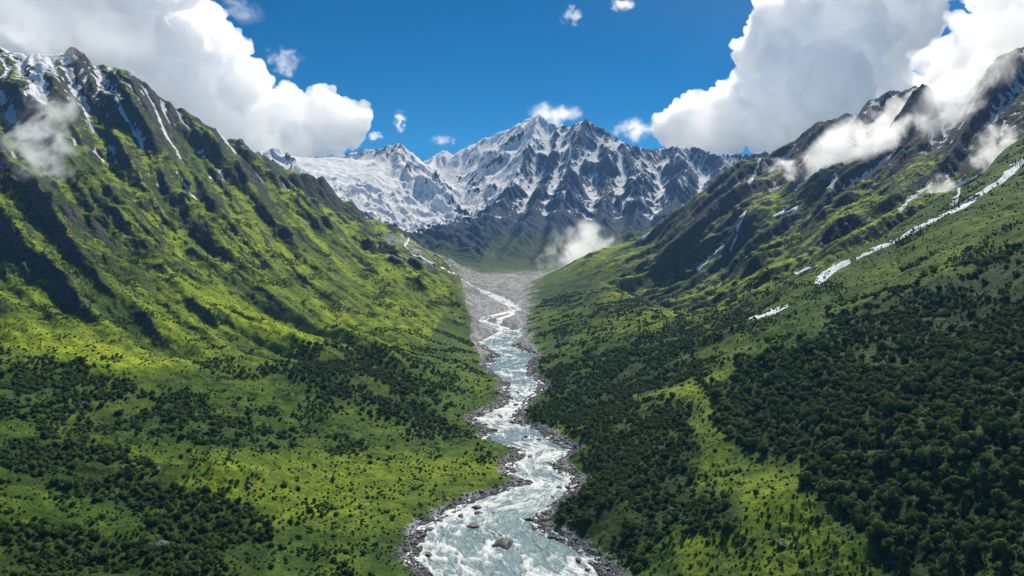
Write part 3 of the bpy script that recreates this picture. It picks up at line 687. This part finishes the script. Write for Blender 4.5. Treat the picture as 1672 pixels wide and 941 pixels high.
# thin braids on the gravel flats and the melt stream coming off the glacier
def stream(name, pts, w0, w1):
    # pts: photo positions lying on the ground; found by walking down the sight line
    W = []
    for px, py in pts:
        ys_ = np.exp(np.linspace(math.log(300), math.log(3000), 500)); xs_ = (px - CX) / F * ys_
        hz, _ = height(xs_, ys_); s_ = (HY - py) / F * ys_
        k = np.nonzero(hz > s_)[0]
        k = k[0] if len(k) else 300
        W.append((xs_[k], ys_[k]))
    W = np.array(W); d = np.concatenate([[0], np.cumsum(np.hypot(*np.diff(W, axis=0).T))])
    n = 160; q = np.linspace(0, d[-1], n); x = np.interp(q, d, W[:, 0]); y = np.interp(q, d, W[:, 1])
    x = x + fbm(q / 30, q * 0, 3, 230) * w1 * 2; 
    tx, ty = np.gradient(x), np.gradient(y); l = np.hypot(tx, ty); nx_, ny_ = -ty / l, tx / l
    w = np.linspace(w0, w1, n) * (1 + .4 * fbm(q / 20, q * 0 + 5, 2, 231))
    cols = 5; vv = []
    for i, tq in enumerate(np.linspace(-1, 1, cols)):
        xx = x + nx_ * w * tq; yy = y + ny_ * w * tq; vv.append(np.stack([xx, yy, height(xx, yy)[0] + H0 + .5], -1))
    vv = np.stack(vv, 1).reshape(-1, 3).astype(np.float32)
    ff = np.tile(np.array([[.62, .5, .5, 1]], np.float32), (len(vv), 1)); fb_ = np.concatenate([np.repeat(q / 2000, cols)[:, None] * 0 + .5, np.repeat(q / 2000, cols)[:, None], np.zeros((len(vv), 1)), np.ones((len(vv), 1))], 1).astype(np.float32)
    o = link(name, grid_mesh(name, np.ones((n - 1, cols - 1), bool), n, cols, vv, {'ma': ff, 'mb': fb_}), M_W); o['kind'] = 'structure'
M_W = t.m
stream('melt_stream', [(655,385),(668,390),(660,402),(680,420),(708,432),(735,446),(762,462),(775,470)], .9, 1.8)
stream('braided_stream', [(792,478),(822,489),(842,502),(835,516),(812,527),(806,536)], 2.0, 3)
stream('braided_stream', [(850,538),(838,548),(800,560)], 1.6, 2.4)

# ------------------------------------------------------------------ boulders
t = NT('wet_rock'); co = t.n('ShaderNodeTexCoord').outputs['Object']
oi = t.n('ShaderNodeObjectInfo').outputs['Random']
rn = t.noise(co, 1.6, 6, .7, .2)
c = t.mix(t.ramp(rn, .3, .7), rgb(.012, .012, .013), rgb(.075, .068, .062))
c = t.mix(t.math('MULTIPLY', oi, .3), c, rgb(.12, .11, .105))
b_ = t.n('ShaderNodeBump', {'Height': rn, 'Strength': .9, 'Distance': .3})
bs = t.n('ShaderNodeBsdfPrincipled', {'Base Color': c, 'Roughness': .6, 'Normal': b_.outputs[0]}); t.t.links.new(bs.outputs[0], t.out.inputs[0]); M_R = t.m
RV = []
for k in range(7):
    v, f = ICO[4]; r_ = np.random.default_rng(50 + k)
    v = v.copy()
    for q in range(9):                # cut facets
        d = r_.normal(size=3); d /= np.linalg.norm(d); h = .55 + .3 * r_.random(); s_ = v @ d
        v -= np.clip(s_ - h, 0, None)[:, None] * d * .9
    v *= 1 + .12 * n3(v, 1.7, 70 + k)[:, None] + .05 * n3(v, 5, 90 + k)[:, None]
    v *= np.array([1.0 + .4 * r_.random(), .8 + .3 * r_.random(), .62 + .2 * r_.random()])
    me = mesh_np('boulder', v, f); me.polygons.foreach_set('use_smooth', np.ones(len(f), bool)); me.materials.append(M_R)
    me.set_sharp_from_angle(angle=.5); RV.append(me)
def where(px, side_mid):
    return ''
big = {0: 'largest dark boulder standing alone in the foaming water at the bottom of the river'}
for i, (bx0, by0, br, bh) in enumerate(BP):
    o = link('boulder', RV[i % 7]); o.location = (bx0, by0, float(z_river(by0)) + H0 - br * .15)
    o.rotation_euler = (0, 0, random.uniform(0, 6.28)); o.scale = (br, br, br * (bh + .35))
    px, py = BOUL[i][0], BOUL[i][1]
    Lb, Rb_ = bank(by0); inw = Lb + 1.5 < bx0 < Rb_ - 1.5
    reach = 'nearest stretch' if py > 840 else 'second bend' if py > 770 else 'narrow middle reach' if py > 700 else 'upper bends'
    side = 'left' if bx0 < (Lb + Rb_) / 2 else 'right'
    if i == 0: tag(o, big[0], 'boulder')
    elif inw: tag(o, f'dark wet rock in the white water, {side} side of the {reach}', 'boulder', f'rocks in the water, {side} of the {reach}')
    else: tag(o, f'grey rock on the {side} bank along the {reach}', 'boulder', f'bank rocks, {side} of the {reach}')
# meadow boulders
for px, py, r, lab in [(1277,890,1.3,'pointed grey boulder alone on the bright meadow at the lower right'),(256,770,1.5,'pale pointed rock among the shrubs on the lower left slope'),(218,764,1.2,'pale rock just left of the pointed rock on the lower left slope'),(262,893,2.0,'broad pale rock slab between dark shrubs at the bottom left'),(405,797,1.0,'dark low rock in the middle of the bright left meadow'),(238,888,1.2,'smaller pale rock touching the broad slab at the bottom left'),(1257,880,.6,'small grey stone left of the pointed boulder on the right meadow'),(343,915,.8,'small pale stone below the broad slab at the bottom left'),(950,644,1.6,'small pale rock among dark shrubs beyond the right river bank')]:
    ys_ = np.linspace(150, 900, 1500); xs_ = (px - CX) / F * ys_; hz, _ = height(xs_, ys_); k = np.nonzero(hz > (HY - py) / F * ys_)[0]
    if not len(k): continue
    k = k[0]; o = link('boulder', RV[int(px) % 7]); o.location = (xs_[k], ys_[k], hz[k] + H0 + r * .1); o.scale = (r, r, r * 1.15); o.rotation_euler = (0, 0, px); tag(o, lab, 'boulder')
# shingle and cobbles along the banks: one mass nobody could count
N = int(16000 * QUAL); yy = np.exp(rng.uniform(math.log(200), math.log(700), N)); Lq, Rq = bank(yy)
off = np.abs(rng.normal(size=N)) * 3.2 - 1.5; left = rng.random(N) < .5; xx = np.where(left, Lq - off, Rq + off)
hz, dd = height(xx, yy); rr = (.16 + .5 * rng.random(N) ** 3) * (yy / 250) ** .5
v, f = ICO[1]; v = v * (1 + .25 * n3(v, 1.3, 5)[:, None])
ang = rng.uniform(0, 6.28, N); ca, sa = np.cos(ang), np.sin(ang)
sx, sy, sz = rr * rng.uniform(.8, 1.5, N), rr * rng.uniform(.7, 1.1, N), rr * rng.uniform(.5, .9, N)
vx = v[None, :, 0] * sx[:, None]; vy = v[None, :, 1] * sy[:, None]
VX = vx * ca[:, None] - vy * sa[:, None] + xx[:, None]; VY = vx * sa[:, None] + vy * ca[:, None] + yy[:, None]; VZ = v[None, :, 2] * sz[:, None] + (np.maximum(hz, z_river(yy) - .1) + H0)[:, None]
me = mesh_np('river_cobbles', np.stack([VX, VY, VZ], -1).reshape(-1, 3), (f[None] + (np.arange(N) * len(v))[:, None, None]).reshape(-1, 3))
t = NT('cobble'); co = t.n('ShaderNodeTexCoord').outputs['Object']; rn = t.noise(co, .9, 4, .7)
bs = t.n('ShaderNodeBsdfPrincipled', {'Base Color': t.mix(t.ramp(rn, .35, .65), rgb(.025, .024, .025), rgb(.22, .21, .20)), 'Roughness': .75}); t.t.links.new(bs.outputs[0], t.out.inputs[0])
o = link('river_cobbles', me, t.m); tag(o, 'grey shingle and cobbles lining both banks of the river', 'gravel', kind='stuff')
print('river', time.time() - T0)
# ------------------------------------------------------------------ shrubs and small trees
def leaf_mat(name, c1, c2):
    t = NT(name); oi = t.n('ShaderNodeObjectInfo').outputs['Random']; co = t.n('ShaderNodeTexCoord').outputs['Object']
    n = t.noise(co, 3.0, 3, .6)
    c = t.mix(t.math('ADD', t.math('MULTIPLY', oi, .6), t.math('MULTIPLY', n, .45), clamp=True), c1, c2)
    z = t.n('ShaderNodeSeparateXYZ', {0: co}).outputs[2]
    c = t.mix(t.math('MULTIPLY', t.ramp(z, .85, 0.1), .75), c, rgb(.006, .012, .004))  # shading painted into the crown: leaves darker towards the base
    d = t.n('ShaderNodeBsdfPrincipled', {'Base Color': c, 'Roughness': .75, 'Specular IOR Level': .2}); tr = t.n('ShaderNodeBsdfTranslucent', {'Color': c})
    mx = t.n('ShaderNodeMixShader', {0: .2, 1: d.outputs[0], 2: tr.outputs[0]}); t.t.links.new(mx.outputs[0], t.out.inputs[0]); return t.m
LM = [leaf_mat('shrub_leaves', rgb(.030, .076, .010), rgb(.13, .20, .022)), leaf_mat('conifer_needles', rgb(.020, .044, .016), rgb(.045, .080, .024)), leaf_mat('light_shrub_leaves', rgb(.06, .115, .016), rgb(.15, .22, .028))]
t = NT('bark'); bs = t.n('ShaderNodeBsdfPrincipled', {'Base Color': t.mix(t.noise(t.n('ShaderNodeTexCoord').outputs['Object'], 6, 3), rgb(.03, .022, .016), rgb(.09, .07, .05)), 'Roughness': .9}); t.t.links.new(bs.outputs[0], t.out.inputs[0]); M_B = t.m
def crown(seed, kind):
    r_ = np.random.default_rng(seed); cs = []
    if kind == 'round':
        for k in range(11):
            a = r_.uniform(0, 6.28); q = r_.uniform(0, .62); cs.append((q * math.cos(a), q * math.sin(a), r_.uniform(.35, 1.0) - q * .35, r_.uniform(.26, .46)))
    else:
        for k in range(16):
            h = k / 15; a = r_.uniform(0, 6.28); q = (1 - h) * .38; cs.append((q * math.cos(a), q * math.sin(a), .3 + h * 1.7, .12 + .30 * (1 - h)))
    V_, Q = [], []
    per = 70 if kind == 'round' else 50
    for cx, cy, cz, r in cs:
        d = r_.normal(size=(per, 3)); d /= np.linalg.norm(d, axis=1)[:, None]; d[:, 2] = np.where(d[:, 2] < -.3, -d[:, 2], d[:, 2])
        p = d * r * (r_.uniform(.72, 1.06, per))[:, None] + np.array([cx, cy, cz])
        n = d + r_.normal(size=(per, 3)) * .33; n /= np.linalg.norm(n, axis=1)[:, None]
        u = np.cross(n, r_.normal(size=(per, 3))); u /= np.linalg.norm(u, axis=1)[:, None]; w_ = np.cross(n, u)
        s = r_.uniform(.055, .115, per)[:, None]
        base = len(V_) * 0 + sum(len(x) for x in V_)
        V_.append(np.stack([p - u * s, p - w_ * s * .7, p + u * s * 1.1 + n * s * .3, p + w_ * s * .7], 1).reshape(-1, 3))
        Q.append(np.arange(per * 4).reshape(-1, 4) + base)
        # inner dark core so that the crown is not see-through everywhere
        v, f = ICO[1]; base += per * 4; V_.append(v * r * .72 + np.array([cx, cy, cz])); Q.append(np.concatenate([f, f[:, :1]], 1) + base)
    V_ = np.concatenate(V_); Q = np.concatenate(Q)
    me = bpy.data.meshes.new('crown'); me.from_pydata(V_.tolist(), [], [tuple(dict.fromkeys(q)) for q in Q.tolist()]); return me
CR = [crown(11 + k, 'round') for k in range(5)] + [crown(31 + k, 'cone') for k in range(2)]
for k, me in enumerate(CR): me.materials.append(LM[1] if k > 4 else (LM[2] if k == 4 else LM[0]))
def trunk_mesh():
    vs_, fs_ = [], []
    def tube(a, b, r0, r1):
        a, b = np.array(a), np.array(b); d = (b - a) / np.linalg.norm(b - a); u = np.cross(d, [.3, .9, .1]); u /= np.linalg.norm(u); w_ = np.cross(d, u); n = len(vs_)
        for p, r in ((a, r0), (b, r1)):
            for k in range(6): vs_.append((p + (u * math.cos(k * 1.047) + w_ * math.sin(k * 1.047)) * r).tolist())
        for k in range(6): fs_.append((n + k, n + (k + 1) % 6, n + 6 + (k + 1) % 6, n + 6 + k))
    tube((0, 0, -.25), (.02, .01, .45), .07, .05)
    for k in range(5):
        a = k * 1.3; tube((.02, .01, .15 + k * .06), (.42 * math.cos(a), .42 * math.sin(a), .62 + .05 * k), .04, .015)
    me = bpy.data.meshes.new('trunk'); me.from_pydata(vs_, [], fs_); me.materials.append(M_B); return me
TR = trunk_mesh()
# candidate places, even over the ground
N = int(1150000); cy_ = 150 + 850 * rng.random(N) ** 1.0; cx_ = rng.uniform(-.80, .80, N) * cy_
keepw = rng.random(N) < cy_ / 1000; cx_, cy_ = cx_[keepw], cy_[keepw]
hz, dd = height(cx_, cy_); px_ = CX + F * cx_ / cy_; py_ = HY - F * hz / cy_
m1 = fbm(cx_ / 40, cy_ / 40, 5, 80); m2 = fbm(cx_ / 9, cy_ / 9, 4, 81); m3 = fbm(cx_ / 130, cy_ / 130, 3, 82)
m5 = fbm(cx_ / 18, cy_ / 18, 3, 92); qx = px_ + m1 * 40 + m2 * 30 + m5 * 40; qy = py_ + m3 * 24 + m2 * 26 + m5 * 34
fm = np.zeros(len(cx_)); FI = np.zeros(len(cx_), int) - 1
for i, (pl, w) in enumerate(zip(FOREST, FW)):
    s_ = soft_poly(qx, qy, pl, 20) * w; FI = np.where(s_ > fm, i, FI); fm = np.maximum(fm, s_)
brm = np.zeros(len(cx_))
for pl, w in BRIGHT: brm = np.maximum(brm, soft_poly(qx, qy, pl, 12))
clump = fbm(cx_ / 26, cy_ / 26, 4, 90)
prob = np.clip((fm - .25) * 1.5, 0, 1) * sstep(-.62, -.30, m5 + m1 * .4) * sstep(-.55, -.25, clump)
openp = sstep(.14, .34, clump + m5 * .35 - brm * .20 + (px_ < 760) * .04) * .75
openp = np.maximum(openp, .010)
prob = np.where((FI == 0) & (py_ < 600), prob * sstep(-.25, .25, clump + m5 * .7 + (py_ - 520) * .003), prob)
prob = np.where(np.isin(FI, (1, 3, 4, 5, 9, 10)), prob * sstep(-.35, .1, clump + m5 * .6), prob)
prob = np.where(np.isin(FI, (6, 7, 8)), prob * sstep(-.2, .15, clump + m5 * .5), prob)
prob = np.where(cy_ < 900, np.maximum(prob, openp), prob)
hz2, _ = height(cx_ + 2, cy_); hz3, _ = height(cx_, cy_ + 2); slp = np.hypot(hz2 - hz, hz3 - hz) / 2
prob *= (slp < 1.1) * (hz < 60)
ok = (rng.random(len(cx_)) < prob) & (dd > 6.5)
# no shrub on the gravel flats
fl_, fr_2 = flats(cy_); ok &= ~((cx_ > fl_ - 2) & (cx_ < fr_2 + 2) & (cy_ > 600))
cx_, cy_, hz, px_, py_, fm, FI, brm = [a[ok] for a in (cx_, cy_, hz, px_, py_, fm, FI, brm)]
size = np.where(FI == 0, 2.45, 1.6) * (.5 + 1.0 * rng.random(len(cx_)) ** 1.3); size = np.where(fm < .3, .55 + .9 * rng.random(len(cx_)) ** 2, size)
size *= np.where(py_ < 560, .72, 1.0)
# thin out to crown spacing
order = rng.permutation(len(cx_)); cell = 1.32
occ = {}; keep = []
gcell = 2.4
for i in order:
    s = size[i]; a = int(cx_[i] // gcell); b = int(cy_[i] // gcell); good = True
    for da in (-1, 0, 1):
        for db in (-1, 0, 1):
            for j in occ.get((a + da, b + db), ()):
                if (cx_[i] - cx_[j]) ** 2 + (cy_[i] - cy_[j]) ** 2 < (cell * .5 * (s + size[j])) ** 2: good = False; break
            if not good: break
        if not good: break
    if good: occ.setdefault((a, b), []).append(i); keep.append(i)
keep = np.array(keep)
cx_, cy_, hz, px_, py_, fm, FI, size, brm = [a[keep] for a in (cx_, cy_, hz, px_, py_, fm, FI, size, brm)]
print('shrubs', len(cx_), time.time() - T0)
m2k = fbm(cx_ / 20, cy_ / 20, 3, 95); var = rng.integers(0, 4, len(cx_)); var = np.where(rng.random(len(cx_)) < np.clip(.22 + m2k * .7 + np.where(brm > .3, .3, 0), 0, .7), 4, var)
con = (rng.random(len(cx_)) < .10) & (FI == 0) & (py_ > 700); var = np.where(con, 5 + rng.integers(0, 2, len(cx_)), var)
view = (px_ > 5) & (px_ < 1667) & (py_ < 955)
app = np.where(view, size / cy_, 0); tops = np.argsort(-app)[:300]; isind = np.zeros(len(cx_), bool); isind[tops] = True
ZN = {0: 'on the forested right hand slope', 1: 'on the wooded knoll right of the river', 2: 'in the small thicket on the right meadow', 3: 'behind the right hand crest', 4: 'on the far right slope', 5: 'in the belt below the left cliffs', 6: 'in the dark thicket at the lower left', 7: 'on the shaded terrace at the left', 8: 'in the undergrowth at the bottom left corner', 9: 'on the far right spur', 10: 'on the far right spur', -1: 'standing loose on open grass'}
protos = {}
def place(i):
    v = int(var[i]); s = float(size[i])
    if v not in protos:
        r = bpy.data.objects.new('conifer' if v > 4 else 'shrub', None); C.objects.link(r)
        c = link('crown', CR[v], None, r); tk = link('trunk', TR, None, r); protos[v] = (r, c, tk)
    else:
        a, b, d = protos[v]; r = a.copy(); C.objects.link(r)
        for q in (b, d): e = q.copy(); C.objects.link(e); e.parent = r
    r.location = (cx_[i], cy_[i], hz[i] + H0 - .1 * s); r.scale = (s, s, s * random.uniform(.85, 1.15)); r.rotation_euler = (0, 0, random.uniform(0, 6.28))
    z_ = int(FI[i]) if fm[i] > .3 else -1
    side = '' if z_ >= 0 else (' left of the river' if px_[i] < 850 else ' right of the river')
    band = 'near camera' if py_[i] > 860 else 'middle rows' if py_[i] > 780 else 'higher up'
    if v > 4: tag(r, f'dark pointed conifer {ZN[z_]}{side}, {band}', 'tree', f'conifers {ZN[z_]}, {band}')
    elif v == 4: tag(r, f'light green bushy shrub {ZN[z_]}{side}, {band}', 'shrub', f'light shrubs {ZN[z_]}{side}, {band}')
    else: tag(r, f'dark green rounded shrub {ZN[z_]}{side}, {band}', 'shrub', f'dark shrubs {ZN[z_]}{side}, {band}')
for i in tops: place(int(i))
# all the others are one mass: points that carry copies of the crowns
rest = ~isind
for v in range(7):
    if v not in protos:                # make sure each kind exists among the individuals
        j = np.nonzero(isind)[0][v]; var[j] = v
def mass(name, label, sel, cat, data=None):
    cx_, cy_, hz, size, var = data or (globals()[q] for q in ('cx_', 'cy_', 'hz', 'size', 'var'))
    k = int(sel.sum())
    me = bpy.data.meshes.new(name); me.vertices.add(k)
    me.vertices.foreach_set('co', np.stack([cx_[sel], cy_[sel], hz[sel] + H0 - .12 * size[sel]], -1).astype(np.float32).ravel())
    at = me.attributes.new('s', 'FLOAT', 'POINT'); at.data.foreach_set('value', size[sel].astype(np.float32))
    at = me.attributes.new('v', 'INT', 'POINT'); at.data.foreach_set('value', var[sel].astype(np.int32))
    at = me.attributes.new('a', 'FLOAT', 'POINT'); at.data.foreach_set('value', rng.uniform(0, 6.28, k).astype(np.float32))
    o = link(name, me); tag(o, label, cat, kind='stuff')
    g = bpy.data.node_groups.new(name, 'GeometryNodeTree'); g.interface.new_socket('Geometry', in_out='INPUT', socket_type='NodeSocketGeometry'); g.interface.new_socket('Geometry', in_out='OUTPUT', socket_type='NodeSocketGeometry')
    nd = g.nodes; gi = nd.new('NodeGroupInput'); go = nd.new('NodeGroupOutput'); jn = nd.new('GeometryNodeJoinGeometry')
    for vv, (r, c, tk) in sorted(protos.items()):
        ob = nd.new('GeometryNodeObjectInfo'); ob.inputs[0].default_value = c; ob.transform_space = 'ORIGINAL'; ob.inputs['As Instance'].default_value = True
        iv = nd.new('GeometryNodeInputNamedAttribute'); iv.data_type = 'INT'; iv.inputs[0].default_value = 'v'
        cp = nd.new('FunctionNodeCompare'); cp.data_type = 'INT'; cp.operation = 'EQUAL'; g.links.new(iv.outputs[0], cp.inputs[2]); cp.inputs[3].default_value = vv
        sa_ = nd.new('GeometryNodeInputNamedAttribute'); sa_.data_type = 'FLOAT'; sa_.inputs[0].default_value = 's'
        aa = nd.new('GeometryNodeInputNamedAttribute'); aa.data_type = 'FLOAT'; aa.inputs[0].default_value = 'a'
        cv = nd.new('ShaderNodeCombineXYZ'); g.links.new(aa.outputs[0], cv.inputs[2])
        ip = nd.new('GeometryNodeInstanceOnPoints'); m2p = nd.new('GeometryNodeMeshToPoints')
        g.links.new(gi.outputs[0], m2p.inputs[0]); g.links.new(m2p.outputs[0], ip.inputs['Points']); g.links.new(cp.outputs[0], ip.inputs['Selection'])
        g.links.new(ob.outputs['Geometry'], ip.inputs['Instance']); g.links.new(sa_.outputs[0], ip.inputs['Scale']); g.links.new(cv.outputs[0], ip.inputs['Rotation'])
        g.links.new(ip.outputs[0], jn.inputs[0])
    g.links.new(jn.outputs[0], go.inputs[0]); md = o.modifiers.new('scatter', 'NODES'); md.node_group = g
mass('shrub_forest', 'dense dark shrub forest covering the right hand slope', rest & (FI == 0) & (fm > .3), 'forest')
mass('hillside_scrub', 'low dark scrub and scattered bushes over both valley sides', rest & ~((FI == 0) & (fm > .3)), 'scrub')
N = int(72000); ty_ = np.exp(rng.uniform(math.log(190), math.log(620), N)); tx_ = rng.uniform(-.75, .75, N) * ty_
th, td = height(tx_, ty_); k1 = fbm(tx_ / 14, ty_ / 14, 3, 97)
ok = (td > 5) & (k1 + rng.normal(size=N) * .25 > .0); tx_, ty_, th = tx_[ok], ty_[ok], th[ok]
tsz = .22 + .5 * rng.random(len(tx_)) ** 2.5; tv = np.where(rng.random(len(tx_)) < .86, 4, rng.integers(0, 4, len(tx_)))
mass('meadow_tussocks', 'low tussocks and herbs dotted over the grass near the river', np.ones(len(tx_), bool), 'undergrowth', (tx_, ty_, th, tsz, tv))
print('veg', time.time() - T0)
# ------------------------------------------------------------------ the blue haze of the valley air
me = mesh_np('valley_haze', np.array([[x, y, z] for x in (-1700, 1700) for y in (-60, 3650) for z in (-130, 420)], float), np.array([[0, 1, 3, 2], [4, 6, 7, 5], [0, 4, 5, 1], [2, 3, 7, 6], [0, 2, 6, 4], [1, 5, 7, 3]]))
t = NT('haze'); v = t.n('ShaderNodeVolumeScatter', {'Color': rgb(.26, .52, 1.0), 'Density': HAZE, 'Anisotropy': .25}); t.t.links.new(v.outputs[0], t.out.inputs[1])
o = link('valley_haze', me, t.m); o['kind'] = 'structure'
# ------------------------------------------------------------------ light, sky, camera
SUN = np.array([0.24, 0.62, 0.72]); SUN /= np.linalg.norm(SUN)
w = bpy.data.worlds.new('World'); bpy.context.scene.world = w; w.use_nodes = True
nt = w.node_tree; bg = nt.nodes['Background']
sk = nt.nodes.new('ShaderNodeTexSky'); sk.sky_type = 'NISHITA'; sk.sun_disc = False
sk.sun_elevation = math.asin(SUN[2]); sk.sun_rotation = math.atan2(SUN[0], SUN[1])
sk.altitude = 2500; sk.air_density = 1.0; sk.dust_density = 0.3; sk.ozone_density = 4.0
tc = nt.nodes.new('ShaderNodeTexCoord'); mp = nt.nodes.new('ShaderNodeMapping'); mp.inputs['Scale'].default_value = (1, 1, 2.6); mp.inputs['Location'].default_value = (0, 0, .12)
hs = nt.nodes.new('ShaderNodeHueSaturation'); hs.inputs['Saturation'].default_value = 1.42; hs.inputs['Value'].default_value = 1.5; hs.inputs['Hue'].default_value = .492
nt.links.new(tc.outputs['Generated'], mp.inputs[0]); nt.links.new(mp.outputs[0], sk.inputs[0]); nt.links.new(sk.outputs[0], hs.inputs['Color'])
nt.links.new(hs.outputs[0], bg.inputs[0]); bg.inputs[1].default_value = 0.075
from mathutils import Vector
sl = bpy.data.lights.new('sun', 'SUN'); sl.energy = 5.0; sl.angle = math.radians(.53); sl.color = (1, .94, .82)
so = bpy.data.objects.new('sun', sl); C.objects.link(so); so.rotation_euler = Vector(SUN).to_track_quat('Z', 'Y').to_euler()
so.location = (0, 0, 900)
cam = bpy.data.cameras.new('camera'); co_ = bpy.data.objects.new('camera', cam); C.objects.link(co_)
co_.location = (0, 0, H0); co_.rotation_euler = (math.radians(90), 0, 0)
cam.sensor_width = 36; cam.lens = F / 1672 * 36; cam.shift_y = -(470.5 - HY) / 1672
cam.clip_start = 1; cam.clip_end = 20000
sc = bpy.context.scene; sc.camera = co_
sc.view_settings.view_transform = 'Standard'; sc.view_settings.look = 'None'; sc.view_settings.exposure = 0
print('done', time.time() - T0)
